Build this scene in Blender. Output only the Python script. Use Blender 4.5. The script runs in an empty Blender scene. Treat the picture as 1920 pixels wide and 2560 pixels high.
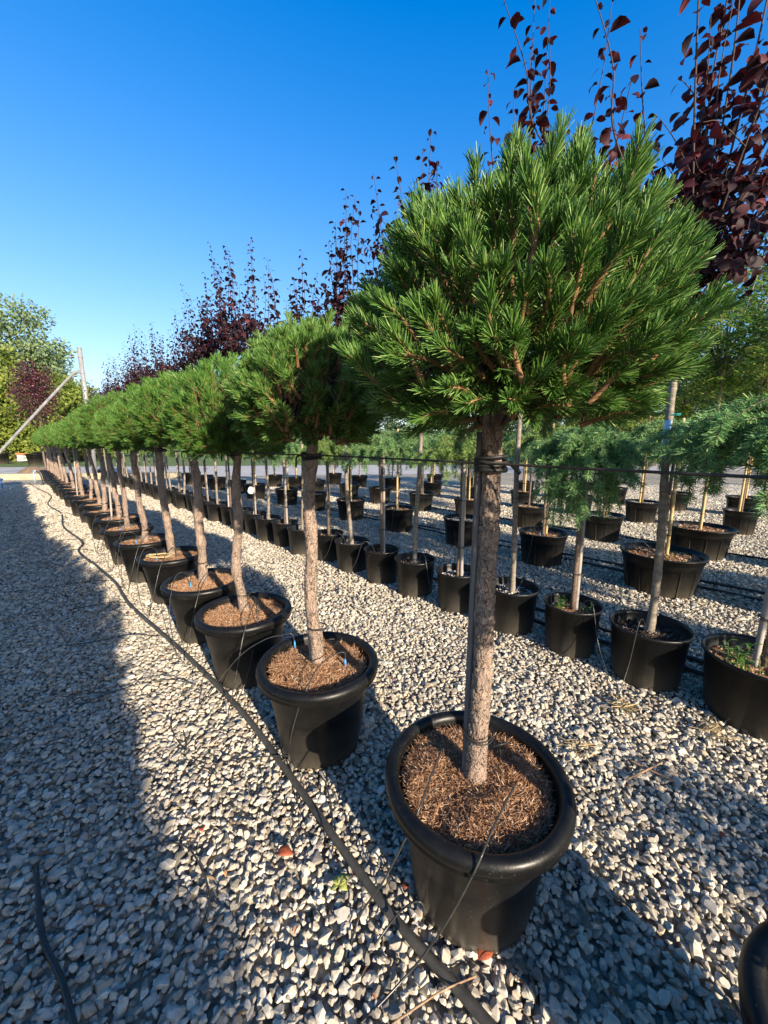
import bpy, bmesh, math, random
import numpy as np
R_ = math.radians
sc = bpy.context.scene
col = sc.collection

# ------------------------------------------------------------------ camera, sky, sun, exposure
H = 1.33
cam = bpy.data.cameras.new('camera'); cam_o = bpy.data.objects.new('camera', cam); col.objects.link(cam_o)
cam.sensor_fit = 'HORIZONTAL'; cam.sensor_width = 36.0; cam.lens = 18.0
cam.clip_start = 0.02; cam.clip_end = 3000
cam_o.location = (0, 0, H); cam_o.rotation_euler = (R_(90 - 10.04), 0, 0)
sc.camera = cam_o
SUN_AZ = 146.0      # compass direction of the sun, clockwise from +Y
SUN_EL = 19.0
w = bpy.data.worlds.new('World'); sc.world = w; w.use_nodes = True
nt = w.node_tree; nt.nodes.clear()
wo = nt.nodes.new('ShaderNodeOutputWorld'); bg = nt.nodes.new('ShaderNodeBackground'); sky = nt.nodes.new('ShaderNodeTexSky')
sky.sky_type = 'NISHITA'; sky.sun_disc = False
sky.sun_elevation = R_(SUN_EL); sky.sun_rotation = R_(SUN_AZ)
sky.altitude = 200; sky.air_density = 1.0; sky.dust_density = 1.0; sky.ozone_density = 3.0
hs = nt.nodes.new('ShaderNodeHueSaturation'); hs.inputs['Saturation'].default_value = 1.55; hs.inputs['Hue'].default_value = .516; md_ = nt.nodes.new('ShaderNodeVectorMath'); md_.operation = 'MULTIPLY_ADD'; md_.inputs[1].default_value = (.2,) * 3; md_.inputs[2].default_value = (1,) * 3; dv_ = nt.nodes.new('ShaderNodeVectorMath'); dv_.operation = 'DIVIDE'; nt.links.new(sky.outputs[0], md_.inputs[0]); nt.links.new(sky.outputs[0], dv_.inputs[0]); nt.links.new(md_.outputs[0], dv_.inputs[1]); nt.links.new(dv_.outputs[0], hs.inputs['Color']); nt.links.new(hs.outputs[0], bg.inputs[0]); nt.links.new(bg.outputs[0], wo.inputs[0])
bg.inputs[1].default_value = 0.15
sl = bpy.data.lights.new('sun', 'SUN'); sl.energy = 3.1; sl.angle = R_(0.5); sl.color = (1.0, 0.86, 0.68)
so = bpy.data.objects.new('sun', sl); col.objects.link(so); so.location = (4, -6, 8)
so.rotation_euler = (R_(90 - SUN_EL), 0, R_(180 - SUN_AZ))
sc.view_settings.view_transform = 'Standard'; sc.view_settings.look = 'None'
sc.view_settings.exposure = 1.78; sc.view_settings.gamma = 1.0
sc.cycles.max_bounces = 6; sc.cycles.diffuse_bounces = 3; sc.cycles.glossy_bounces = 2
sc.cycles.transmission_bounces = 2; sc.cycles.transparent_max_bounces = 4
sc.cycles.use_denoising = True; sc.cycles.denoiser = 'OPENIMAGEDENOISE'; sc.cycles.denoising_input_passes = 'RGB_ALBEDO_NORMAL'

# ------------------------------------------------------------------ layout frame: s along the rows (away), n to the right
O = np.array([.265, .96]); RA = R_(-43.6)
rd = np.array([math.sin(RA), math.cos(RA)]); rn = np.array([rd[1], -rd[0]])
def SN(s, n, z=0.0):
    p = O + s * rd + n * rn
    return np.array([p[0], p[1], z])

# ------------------------------------------------------------------ mesh helpers
class MB:
    def __init__(s): s.V = []; s.F = []; s.M = []; s.S = []; s.n = 0
    def add(s, V, F, mi=0, smooth=False):
        V = np.asarray(V, float).reshape(-1, 3)
        for f in (F if isinstance(F, list) else [F]):
            f = np.asarray(f, int)
            if f.size == 0: continue
            s.F.append(f + s.n); s.M.append(mi); s.S.append(smooth)
        s.V.append(V); s.n += len(V)
        return s
    def mesh(s, name, mats):
        me = bpy.data.meshes.new(name)
        V = np.concatenate(s.V); me.vertices.add(len(V)); me.vertices.foreach_set('co', V.astype(np.float32).ravel())
        nl = sum(f.size for f in s.F); nf = sum(len(f) for f in s.F)
        me.loops.add(nl); me.polygons.add(nf)
        me.loops.foreach_set('vertex_index', np.concatenate([f.ravel() for f in s.F]).astype(np.int32))
        tot = np.concatenate([np.full(len(f), f.shape[1]) for f in s.F]); st = np.concatenate([[0], np.cumsum(tot)[:-1]])
        me.polygons.foreach_set('loop_start', st.astype(np.int32)); me.polygons.foreach_set('loop_total', tot.astype(np.int32))
        me.polygons.foreach_set('material_index', np.concatenate([np.full(len(f), m) for f, m in zip(s.F, s.M)]).astype(np.int32))
        me.polygons.foreach_set('use_smooth', np.concatenate([np.full(len(f), sm) for f, sm in zip(s.F, s.S)]))
        for m in (mats if isinstance(mats, (list, tuple)) else [mats]): me.materials.append(m)
        me.update(calc_edges=True); me.validate()
        return me
    def build(s, name, mats, parent=None):
        return link(name, s.mesh(name, mats), parent)

def link(name, data, parent=None, loc=None):
    o = bpy.data.objects.new(name, data); col.objects.link(o)
    if parent is not None: o.parent = parent
    if loc is not None: o.location = loc
    return o
def empty(name, loc, rz=0.0):
    o = bpy.data.objects.new(name, None); col.objects.link(o); o.location = [float(v) for v in loc]; o.rotation_euler = (0, 0, rz)
    o.empty_display_size = .1
    return o
def tag(o, label=None, cat=None, group=None, kind=None):
    if label: o['label'] = label
    if cat: o['category'] = cat
    if group: o['group'] = group
    if kind: o['kind'] = kind
    return o
def copy_tree(o, parent=None):
    c = o.copy(); col.objects.link(c); c.parent = parent
    for ch in list(o.children): copy_tree(ch, c)
    return c

def norm(v): return v / np.maximum(np.linalg.norm(v, axis=-1, keepdims=True), 1e-9)
def perp(d):
    a = np.where(np.abs(d[..., 2:3]) < .9, np.array([0., 0, 1]), np.array([1., 0, 0]))
    u = norm(np.cross(d, a)); return u, np.cross(d, u)
def tube(P, r, k=8, cap=True):
    P = np.asarray(P, float); n = len(P); r = np.broadcast_to(np.asarray(r, float), (n,))
    T = norm(np.gradient(P, axis=0)); u0, _ = perp(T[0]); U = [u0]
    for i in range(1, n):
        u = U[-1] - T[i] * np.dot(U[-1], T[i]); U.append(u / max(np.linalg.norm(u), 1e-9))
    U = np.array(U); W = np.cross(T, U); a = np.linspace(0, 2 * np.pi, k, endpoint=False)
    V = P[:, None] + r[:, None, None] * (np.cos(a)[None, :, None] * U[:, None] + np.sin(a)[None, :, None] * W[:, None])
    V = V.reshape(-1, 3); i = np.arange(n - 1)[:, None] * k; j = np.arange(k)[None]; j2 = (j + 1) % k
    F = np.stack([i + j, i + j2, i + k + j2, i + k + j], -1).reshape(-1, 4)
    Fs = [F]
    if cap: Fs += [np.arange(k)[None, ::-1], (np.arange(k) + (n - 1) * k)[None]]
    return V, Fs
def spline(pts, m=8):
    P = np.asarray(pts, float)
    if len(P) < 3:
        t = np.linspace(0, 1, m)[:, None]; return P[0] * (1 - t) + P[-1] * t
    Q = np.concatenate([[2 * P[0] - P[1]], P, [2 * P[-1] - P[-2]]]); out = []
    for i in range(1, len(Q) - 2):
        t = np.linspace(0, 1, m, endpoint=False)[:, None]; a, b, c, d = Q[i - 1:i + 3]
        out.append(.5 * ((2 * b) + (-a + c) * t + (2 * a - 5 * b + 4 * c - d) * t ** 2 + (-a + 3 * b - 3 * c + d) * t ** 3))
    return np.concatenate(out + [P[-1:]])
def lathe(prof, k=48, cz=(0, 0)):
    prof = np.asarray(prof, float); n = len(prof); a = np.linspace(0, 2 * np.pi, k, endpoint=False)
    V = np.stack([prof[:, 0:1] * np.cos(a) + cz[0], prof[:, 0:1] * np.sin(a) + cz[1], np.repeat(prof[:, 1:2], k, 1)], -1).reshape(-1, 3)
    i = np.arange(n - 1)[:, None] * k; j = np.arange(k)[None]; j2 = (j + 1) % k
    return V, [np.stack([i + j, i + j2, i + k + j2, i + k + j], -1).reshape(-1, 4)]
def box(c, sz, rz=0.0):
    c = np.asarray(c, float); h = np.asarray(sz, float) / 2
    V = np.array([[x, y, z] for x in (-1, 1) for y in (-1, 1) for z in (-1, 1)]) * h
    ca, sa = math.cos(rz), math.sin(rz); V = np.stack([V[:, 0] * ca - V[:, 1] * sa, V[:, 0] * sa + V[:, 1] * ca, V[:, 2]], 1) + c
    return V, [np.array([[0, 1, 3, 2], [4, 6, 7, 5], [0, 4, 5, 1], [2, 3, 7, 6], [0, 2, 6, 4], [1, 5, 7, 3]])]
def scatter(TV, TF, org, X, Y, Z, sc_):
    """copies of a template; frames X, Y, Z (N,3)"""
    TV = np.asarray(TV, float); N = len(org); k = len(TV); sc_ = np.broadcast_to(sc_, (N,))
    V = org[:, None] + sc_[:, None, None] * (TV[None, :, 0:1] * X[:, None] + TV[None, :, 1:2] * Y[:, None] + TV[None, :, 2:3] * Z[:, None])
    Fs = [(np.asarray(f)[None] + (np.arange(N) * k)[:, None, None]).reshape(-1, np.asarray(f).shape[1]) for f in TF]
    return V.reshape(-1, 3), Fs
def needles(B, D, L, wd, solid, rng):
    N = len(B); u, v = perp(D); L = L[:, None]
    if solid:
        a = rng.uniform(0, 6.28, N); c, s_ = np.cos(a)[:, None], np.sin(a)[:, None]; uu = u * c + v * s_; vv = v * c - u * s_
        ring = [uu * .5, -uu * .25 + vv * .43, -uu * .25 - vv * .43]
        bend = (uu * rng.uniform(-.10, .10, (N, 1)) + vv * rng.uniform(-.1, .1, (N, 1))) * L
        V = np.stack([B + q * wd * .8 for q in ring] + [B + D * L * .55 + q * wd + bend * .35 for q in ring] + [B + D * L + q * wd * .55 + bend for q in ring], 1)
        F = np.array([[0, 1, 4, 3], [1, 2, 5, 4], [2, 0, 3, 5], [3, 4, 7, 6], [4, 5, 8, 7], [5, 3, 6, 8]]); T = np.array([[6, 7, 8]])
        o = (np.arange(N) * 9)[:, None, None]
        return V.reshape(-1, 3), [(F[None] + o).reshape(-1, 4), (T[None] + o).reshape(-1, 3)]
    a = rng.uniform(0, 6.28, N)[:, None]; uu = u * np.cos(a) + v * np.sin(a)
    V = np.stack([B - uu * wd / 2, B + uu * wd / 2, B + D * L + uu * wd * .3, B + D * L - uu * wd * .3], 1)
    return V.reshape(-1, 3), [np.arange(N * 4).reshape(N, 4)]

# ------------------------------------------------------------------ materials
def newmat(name):
    m = bpy.data.materials.new(name); m.use_nodes = True; t = m.node_tree; b = t.nodes['Principled BSDF']; return m, t, b
def N_(t, ty, **kw):
    n = t.nodes.new(ty)
    for k, v in kw.items():
        if k.startswith('i_'):
            key = k[2:]; key = int(key) if key.isdigit() else key.replace('_', ' ')
            n.inputs[key].default_value = v
        else: setattr(n, k, v)
    return n
def ramp(t, stops, interp='LINEAR'):
    r = t.nodes.new('ShaderNodeValToRGB'); cr = r.color_ramp; cr.interpolation = interp
    while len(cr.elements) > 1: cr.elements.remove(cr.elements[-1])
    cr.elements[0].position = stops[0][0]; cr.elements[0].color = (*stops[0][1], 1)
    for p, c in stops[1:]: e = cr.elements.new(p); e.color = (*c, 1)
    return r
def leafmat(name, stops, rough=.4, trans=.3, spec=.5, tcol=None, noise=None):
    m, t, b = newmat(name); g = N_(t, 'ShaderNodeNewGeometry'); r = ramp(t, stops)
    src = g.outputs['Random Per Island']
    if noise:
        tc = N_(t, 'ShaderNodeTexCoord'); nz = N_(t, 'ShaderNodeTexNoise', i_Scale=noise); t.links.new(tc.outputs['Object'], nz.inputs['Vector'])
        mx = N_(t, 'ShaderNodeMath', operation='MULTIPLY_ADD'); t.links.new(nz.outputs[0], mx.inputs[0]); mx.inputs[1].default_value = 1.1
        ad = N_(t, 'ShaderNodeMath', operation='MULTIPLY_ADD'); t.links.new(src, ad.inputs[0]); ad.inputs[1].default_value = .5; ad.inputs[2].default_value = -.3
        t.links.new(ad.outputs[0], mx.inputs[2]); src = mx.outputs[0]
    t.links.new(src, r.inputs[0]); t.links.new(r.outputs[0], b.inputs['Base Color'])
    b.inputs['Roughness'].default_value = rough; b.inputs['Specular IOR Level'].default_value = spec
    if trans:
        tr = N_(t, 'ShaderNodeBsdfTranslucent'); mix = N_(t, 'ShaderNodeMixShader'); mix.inputs[0].default_value = trans
        if tcol:
            tr.inputs[0].default_value = (*tcol, 1)
        else: t.links.new(r.outputs[0], tr.inputs[0])
        out = t.nodes['Material Output']; t.links.new(b.outputs[0], mix.inputs[1]); t.links.new(tr.outputs[0], mix.inputs[2]); t.links.new(mix.outputs[0], out.inputs[0])
    return m
def noisemat(name, stops, scale=20, rough=.7, bump=.3, bscale=None, stretch=(1, 1, 1), spec=.4, dist=.01, detail=6, coord='Object', metal=0, mix2=None):
    m, t, b = newmat(name); tc = N_(t, 'ShaderNodeTexCoord'); mp = N_(t, 'ShaderNodeMapping'); mp.inputs['Scale'].default_value = stretch
    t.links.new(tc.outputs[coord], mp.inputs[0]); nz = N_(t, 'ShaderNodeTexNoise', i_Scale=scale, i_Detail=detail, i_Roughness=.65); t.links.new(mp.outputs[0], nz.inputs['Vector'])
    r = ramp(t, stops); t.links.new(nz.outputs[0], r.inputs[0]); t.links.new(r.outputs[0], b.inputs['Base Color'])
    n2 = N_(t, 'ShaderNodeTexNoise', i_Scale=bscale or scale * 2, i_Detail=6); t.links.new(mp.outputs[0], n2.inputs['Vector'])
    bp = N_(t, 'ShaderNodeBump', i_Strength=bump, i_Distance=dist); t.links.new(n2.outputs[0], bp.inputs['Height']); t.links.new(bp.outputs[0], b.inputs['Normal'])
    b.inputs['Roughness'].default_value = rough; b.inputs['Specular IOR Level'].default_value = spec; b.inputs['Metallic'].default_value = metal
    return m
def barkmat(name, stops, vs=60, stretch=(1, 1, .35), bump=1.0, dist=.006, crack=(.02, .012, .008), cw=.05, rough=.85):
    m, t, b = newmat(name); tc = N_(t, 'ShaderNodeTexCoord'); mp = N_(t, 'ShaderNodeMapping'); mp.inputs['Scale'].default_value = stretch
    t.links.new(tc.outputs['Object'], mp.inputs[0])
    wn = N_(t, 'ShaderNodeTexNoise', i_Scale=vs * .5, i_Detail=4); t.links.new(mp.outputs[0], wn.inputs['Vector'])
    add = N_(t, 'ShaderNodeVectorMath', operation='MULTIPLY_ADD'); t.links.new(wn.outputs['Color'], add.inputs[0]); add.inputs[1].default_value = (.035, .035, .035); t.links.new(mp.outputs[0], add.inputs[2])
    vo = N_(t, 'ShaderNodeTexVoronoi', feature='DISTANCE_TO_EDGE', i_Scale=vs); t.links.new(add.outputs[0], vo.inputs['Vector'])
    nz = N_(t, 'ShaderNodeTexNoise', i_Scale=vs * .35, i_Detail=8, i_Roughness=.7); t.links.new(mp.outputs[0], nz.inputs['Vector'])
    r = ramp(t, stops); t.links.new(nz.outputs[0], r.inputs[0])
    cr = ramp(t, [(0, (1, 1, 1)), (cw, (.45, .45, .45)), (cw * 3, (0, 0, 0))]); t.links.new(vo.outputs['Distance'], cr.inputs[0])
    n4 = N_(t, 'ShaderNodeTexNoise', i_Scale=vs * .22, i_Detail=3); t.links.new(mp.outputs[0], n4.inputs['Vector']); c4 = ramp(t, [(.34, (0, 0, 0)), (.56, (1, 1, 1))]); t.links.new(n4.outputs[0], c4.inputs[0]); m4 = N_(t, 'ShaderNodeMath', operation='MULTIPLY'); t.links.new(cr.outputs[0], m4.inputs[0]); t.links.new(c4.outputs[0], m4.inputs[1])
    mx = N_(t, 'ShaderNodeMix', data_type='RGBA'); t.links.new(m4.outputs[0], mx.inputs[0]); t.links.new(r.outputs[0], mx.inputs[6]); mx.inputs[7].default_value = (*crack, 1)
    t.links.new(mx.outputs[2], b.inputs['Base Color'])
    hs = N_(t, 'ShaderNodeMath', operation='MULTIPLY_ADD'); t.links.new(m4.outputs[0], hs.inputs[0]); hs.inputs[1].default_value = -.8; t.links.new(nz.outputs[0], hs.inputs[2])
    bp = N_(t, 'ShaderNodeBump', i_Strength=bump, i_Distance=dist); t.links.new(hs.outputs[0], bp.inputs['Height']); t.links.new(bp.outputs[0], b.inputs['Normal'])
    b.inputs['Roughness'].default_value = rough; b.inputs['Specular IOR Level'].default_value = .2
    return m

M = {}
M['needle'] = leafmat('pine_needle', [(0, (.045, .12, .026)), (.45, (.10, .235, .042)), (.8, (.18, .34, .065)), (1, (.38, .50, .15))], rough=.45, trans=.28, spec=.4)
M['needle_far'] = leafmat('pine_needle_far', [(0, (.04, .11, .022)), (.5, (.09, .22, .035)), (1, (.19, .33, .06))], rough=.45, trans=.25, spec=.35)
M['shoot'] = noisemat('pine_shoot', [(.3, (.13, .065, .028)), (.7, (.36, .2, .09))], scale=300, bump=.6, dist=.003)
M['bough'] = noisemat('pine_bough', [(.3, (.05, .035, .025)), (.7, (.13, .09, .065))], scale=80)
M['pbark'] = barkmat('pine_bark', [(.25, (.15, .115, .09)), (.42, (.27, .20, .155)), (.55, (.34, .255, .20)), (.62, (.42, .28, .2)), (.8, (.5, .43, .36))], bump=1.6, vs=85, stretch=(1, 1, .55), crack=(.12, .08, .06), cw=.012)
M['gbark'] = noisemat('plum_bark', [(.3, (.11, .085, .065)), (.55, (.24, .2, .15)), (.75, (.34, .29, .22))], scale=18, stretch=(1, 1, 2.5), bump=.5, bscale=120, dist=.003, rough=.6)
M['dbark'] = noisemat('dark_bark', [(.3, (.06, .04, .03)), (.7, (.2, .14, .1))], scale=60, bump=.6, dist=.004)
M['stake'] = noisemat('weathered_stake', [(.25, (.2, .17, .15)), (.6, (.38, .34, .3)), (.8, (.5, .46, .4))], scale=25, stretch=(1, 1, .08), bump=.4, bscale=90, dist=.002, rough=.8)
M['shade_stake'] = noisemat('shaded_stake', [(.25, (.09, .08, .075)), (.6, (.19, .17, .16)), (.8, (.27, .25, .23))], scale=25, stretch=(1, 1, .08), bump=.4, bscale=90, dist=.002, rough=.8)  # weathered stake wood again, shade painted in as a darker colour
M['bamboo'] = noisemat('bamboo_stake', [(.3, (.38, .26, .1)), (.6, (.6, .44, .2)), (.8, (.68, .55, .3))], scale=10, stretch=(1, 1, .5), bump=.1, rough=.5)
def potmat(name, base, dust, seed):
    m, t, b = newmat(name); tc = N_(t, 'ShaderNodeTexCoord'); n1 = N_(t, 'ShaderNodeTexNoise', i_Scale=5.0, i_Detail=8, i_Roughness=.7); n1.noise_dimensions = '4D'; n1.inputs['W'].default_value = seed
    t.links.new(tc.outputs['Object'], n1.inputs['Vector']); n2 = N_(t, 'ShaderNodeTexNoise', i_Scale=160.0, i_Detail=2); t.links.new(tc.outputs['Object'], n2.inputs['Vector'])
    r = ramp(t, [(.38, base), (.56, tuple(c * 1.3 + .003 for c in base)), (.74, dust)]); 
    sp = ramp(t, [(.66, (0, 0, 0)), (.76, (1, 1, 1))]); t.links.new(n2.outputs[0], sp.inputs[0])
    t.links.new(n1.outputs[0], r.inputs[0]); mx = N_(t, 'ShaderNodeMix', data_type='RGBA'); mu = N_(t, 'ShaderNodeMath', operation='MULTIPLY'); mu.inputs[1].default_value = .3
    t.links.new(sp.outputs[0], mu.inputs[0]); t.links.new(mu.outputs[0], mx.inputs[0]); t.links.new(r.outputs[0], mx.inputs[6]); mx.inputs[7].default_value = (.2, .19, .17, 1)
    # dust splashed up from the ground
    sx = N_(t, 'ShaderNodeSeparateXYZ'); t.links.new(tc.outputs['Object'], sx.inputs[0]); zr = ramp(t, [(0, (1, 1, 1)), (.10, (.35, .35, .35)), (.22, (0, 0, 0))]); t.links.new(sx.outputs[2], zr.inputs[0])
    m3 = N_(t, 'ShaderNodeMath', operation='MULTIPLY'); t.links.new(zr.outputs[0], m3.inputs[0]); t.links.new(n1.outputs[0], m3.inputs[1])
    mx2 = N_(t, 'ShaderNodeMix', data_type='RGBA'); t.links.new(m3.outputs[0], mx2.inputs[0]); t.links.new(mx.outputs[2], mx2.inputs[6]); mx2.inputs[7].default_value = (.16, .14, .11, 1)
    t.links.new(mx2.outputs[2], b.inputs['Base Color'])
    rr = ramp(t, [(.3, (.30, .30, .30)), (.75, (.52, .52, .52))]); t.links.new(n1.outputs[0], rr.inputs[0]); t.links.new(rr.outputs[0], b.inputs['Roughness'])
    b.inputs['Specular IOR Level'].default_value = .27
    bp = N_(t, 'ShaderNodeBump', i_Strength=.12, i_Distance=.002); t.links.new(n2.outputs[0], bp.inputs['Height']); t.links.new(bp.outputs[0], b.inputs['Normal'])
    return m
M['pot'] = potmat('black_plastic', (.004, .004, .004), (.028, .026, .022), 1.0)
M['pot2'] = potmat('dark_grey_plastic', (.006, .0065, .007), (.026, .026, .024), 5.0)
M['mulch'] = leafmat('coir_fibre', [(0, (.13, .06, .03)), (.45, (.36, .19, .10)), (.85, (.56, .35, .21)), (1, (.72, .57, .42))], rough=.8, trans=0, spec=.2)
M['soilb'] = noisemat('coir_base', [(.3, (.08, .04, .022)), (.55, (.22, .12, .065)), (.75, (.38, .23, .14))], scale=90, bump=1, bscale=140, dist=.02, rough=.95, spec=.1)
M['soild'] = noisemat('dark_soil', [(.3, (.03, .02, .014)), (.7, (.10, .065, .045))], scale=60, bump=1, dist=.02, rough=.95, spec=.1)
M['soilr'] = noisemat('bark_soil', [(.3, (.10, .055, .03)), (.6, (.32, .19, .11)), (.8, (.5, .36, .24))], scale=70, bump=1, dist=.02, rough=.95, spec=.1)
M['rubber'] = noisemat('old_hose', [(.3, (.03, .03, .026)), (.7, (.085, .08, .068))], scale=14, rough=.5, bump=.15, dist=.002)
M['tube'] = noisemat('drip_tube', [(.3, (.02, .02, .02)), (.7, (.06, .06, .056))], scale=30, rough=.28, bump=.05)
M['wire'] = noisemat('wire', [(.3, (.02, .018, .015)), (.7, (.06, .05, .04))], scale=30, rough=.5, bump=.1)
M['tie'] = noisemat('tie', [(.3, (.012, .012, .012)), (.7, (.03, .03, .03))], scale=60, rough=.55, bump=.2, dist=.002)
M['blue'] = noisemat('blue_plastic', [(.3, (.03, .24, .6)), (.7, (.05, .34, .75))], scale=30, rough=.35, bump=.05)
M['white'] = noisemat('white_plastic', [(.3, (.62, .62, .58)), (.7, (.78, .78, .75))], scale=10, rough=.5, bump=.05)
M['plum'] = leafmat('plum_leaf', [(0, (.012, .006, .009)), (.6, (.026, .009, .012)), (.9, (.055, .013, .018)), (1, (.12, .022, .025))], rough=.6, trans=.10, spec=.2, tcol=(.2, .02, .025))
M['pstem'] = noisemat('plum_stem', [(.3, (.03, .018, .018)), (.7, (.08, .045, .04))], scale=40)
M['larch'] = leafmat('larch_needle', [(0, (.08, .19, .075)), (.5, (.17, .34, .115)), (.85, (.27, .45, .15)), (1, (.42, .58, .2))], rough=.5, trans=.3, spec=.35)
M['larch2'] = leafmat('larch_needle_yellow', [(0, (.10, .2, .05)), (.5, (.2, .34, .08)), (1, (.36, .48, .13))], rough=.5, trans=.35, spec=.35)
M['locust'] = leafmat('locust_leaf', [(0, (.04, .10, .02)), (.5, (.13, .27, .04)), (.9, (.3, .40, .06)), (1, (.5, .48, .1))], rough=.45, trans=.45, spec=.3)
M['weed'] = leafmat('weed_leaf', [(0, (.07, .17, .03)), (1, (.18, .32, .07))], rough=.5, trans=.4)
M['treeA'] = leafmat('tree_leaf_grey', [(0, (.08, .13, .05)), (.5, (.17, .24, .10)), (1, (.3, .38, .17))], rough=.5, trans=.3, spec=.4, noise=.6)
M['treeB'] = leafmat('tree_leaf_yellow', [(0, (.07, .11, .02)), (.5, (.17, .23, .04)), (1, (.34, .37, .07))], rough=.5, trans=.4, spec=.3, noise=.9)
M['treeC'] = leafmat('tree_leaf_dark', [(0, (.025, .05, .018)), (.5, (.05, .10, .03)), (1, (.10, .16, .05))], rough=.5, trans=.3, spec=.3, noise=.6)
M['purple'] = leafmat('purple_ball_leaf', [(0, (.025, .008, .012)), (.6, (.06, .014, .022)), (1, (.13, .03, .035))], rough=.45, trans=.2)
M['straw'] = leafmat('dry_straw', [(0, (.3, .22, .1)), (1, (.55, .43, .22))], rough=.8, trans=.1)
M['redleaf'] = noisemat('fallen_leaf_red', [(.3, (.28, .06, .03)), (.7, (.5, .13, .06))], scale=40, rough=.6, bump=.2)
M['greenleaf'] = noisemat('fallen_leaf_green', [(.3, (.28, .3, .07)), (.7, (.45, .48, .14))], scale=40, rough=.6, bump=.2)
M['twig'] = noisemat('twig', [(.3, (.22, .12, .07)), (.7, (.42, .28, .17))], scale=50, rough=.8)
M['kerb'] = noisemat('kerb_concrete', [(.3, (.3, .26, .18)), (.7, (.46, .4, .28))], scale=3, rough=.9, bump=.3)
M['metal'] = noisemat('galvanised_pole', [(.3, (.22, .22, .21)), (.6, (.36, .35, .33)), (.75, (.5, .48, .45))], scale=6, stretch=(1, 1, .4), rough=.5, bump=.1, metal=.3)
M['dirt'] = noisemat('dirt', [(.3, (.12, .08, .05)), (.7, (.25, .17, .11))], scale=8, rough=1, bump=1, dist=.05)
M['orange'] = noisemat('orange_plastic', [(.3, (.5, .13, .05)), (.7, (.65, .2, .08))], scale=8, rough=.5)
M['teal'] = noisemat('teal_plastic', [(.3, (.02, .25, .2)), (.7, (.03, .35, .28))], scale=30, rough=.4)
M['bluebag'] = noisemat('pale_blue_film', [(.3, (.25, .38, .5)), (.7, (.4, .55, .65))], scale=20, rough=.35, bump=.5)

# stones: colour differs per stone (Object Info random of each instance)
STONES = [(0, (.17, .155, .13)), (.10, (.30, .27, .225)), (.24, (.44, .395, .32)), (.38, (.55, .495, .39)), (.52, (.62, .565, .455)), (.64, (.38, .355, .31)), (.74, (.67, .62, .505)), (.84, (.45, .425, .38)), (.92, (.46, .36, .25)), (.96, (.55, .51, .44)), (1, (.74, .70, .61))]
def stonemat():
    m, t, b = newmat('crushed_stone'); oi = N_(t, 'ShaderNodeObjectInfo'); r = ramp(t, STONES); t.links.new(oi.outputs['Random'], r.inputs[0])
    tc = N_(t, 'ShaderNodeTexCoord'); nz = N_(t, 'ShaderNodeTexNoise', i_Scale=2.2, i_Detail=5); t.links.new(tc.outputs['Object'], nz.inputs['Vector'])
    cr = ramp(t, [(.3, (.75, .74, .72)), (.65, (1.08, 1.06, 1.03))]); t.links.new(nz.outputs[0], cr.inputs[0])
    mx = N_(t, 'ShaderNodeMix', data_type='RGBA', blend_type='MULTIPLY'); mx.inputs[0].default_value = 1; t.links.new(r.outputs[0], mx.inputs[6]); t.links.new(cr.outputs[0], mx.inputs[7])
    t.links.new(mx.outputs[2], b.inputs['Base Color']); b.inputs['Roughness'].default_value = .8; b.inputs['Specular IOR Level'].default_value = .3
    return m
M['stone'] = stonemat()
def groundmat():
    m, t, b = newmat('gravel_ground'); tc = N_(t, 'ShaderNodeTexCoord')
    v = N_(t, 'ShaderNodeTexVoronoi', i_Scale=34.0); t.links.new(tc.outputs['Object'], v.inputs['Vector']); v.inputs['Randomness'].default_value = 1
    sx = N_(t, 'ShaderNodeSeparateColor'); t.links.new(v.outputs['Color'], sx.inputs[0]); r = ramp(t, STONES); t.links.new(sx.outputs[0], r.inputs[0])
    n = N_(t, 'ShaderNodeTexNoise', i_Scale=.8, i_Detail=6); t.links.new(tc.outputs['Object'], n.inputs['Vector']); cr = ramp(t, [(.3, (.8, .78, .72)), (.7, (1.06, 1.03, .97))]); t.links.new(n.outputs[0], cr.inputs[0])
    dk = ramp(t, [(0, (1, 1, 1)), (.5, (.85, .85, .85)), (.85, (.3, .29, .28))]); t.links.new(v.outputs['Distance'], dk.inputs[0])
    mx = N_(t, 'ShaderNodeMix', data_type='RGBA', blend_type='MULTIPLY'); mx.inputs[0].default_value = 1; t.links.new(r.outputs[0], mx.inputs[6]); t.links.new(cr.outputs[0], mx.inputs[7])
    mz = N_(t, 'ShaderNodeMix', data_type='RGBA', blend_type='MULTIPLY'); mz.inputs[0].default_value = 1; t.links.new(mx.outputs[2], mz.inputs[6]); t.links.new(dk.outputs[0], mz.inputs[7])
    t.links.new(mz.outputs[2], b.inputs['Base Color'])
    bp = N_(t, 'ShaderNodeBump', i_Strength=1.0, i_Distance=.02, invert=True); t.links.new(v.outputs['Distance'], bp.inputs['Height']); t.links.new(bp.outputs[0], b.inputs['Normal'])
    b.inputs['Roughness'].default_value = .9; b.inputs['Specular IOR Level'].default_value = .2
    return m
M['ground'] = groundmat()
M['road'] = noisemat('road_gravel', [(.3, (.34, .32, .29)), (.7, (.48, .45, .40))], scale=1.5, rough=.95, bump=.5, bscale=60, dist=.02, detail=10)
M['grass'] = noisemat('verge', [(.3, (.05, .09, .025)), (.7, (.14, .2, .05))], scale=3, rough=1, bump=1, dist=.1)

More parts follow.
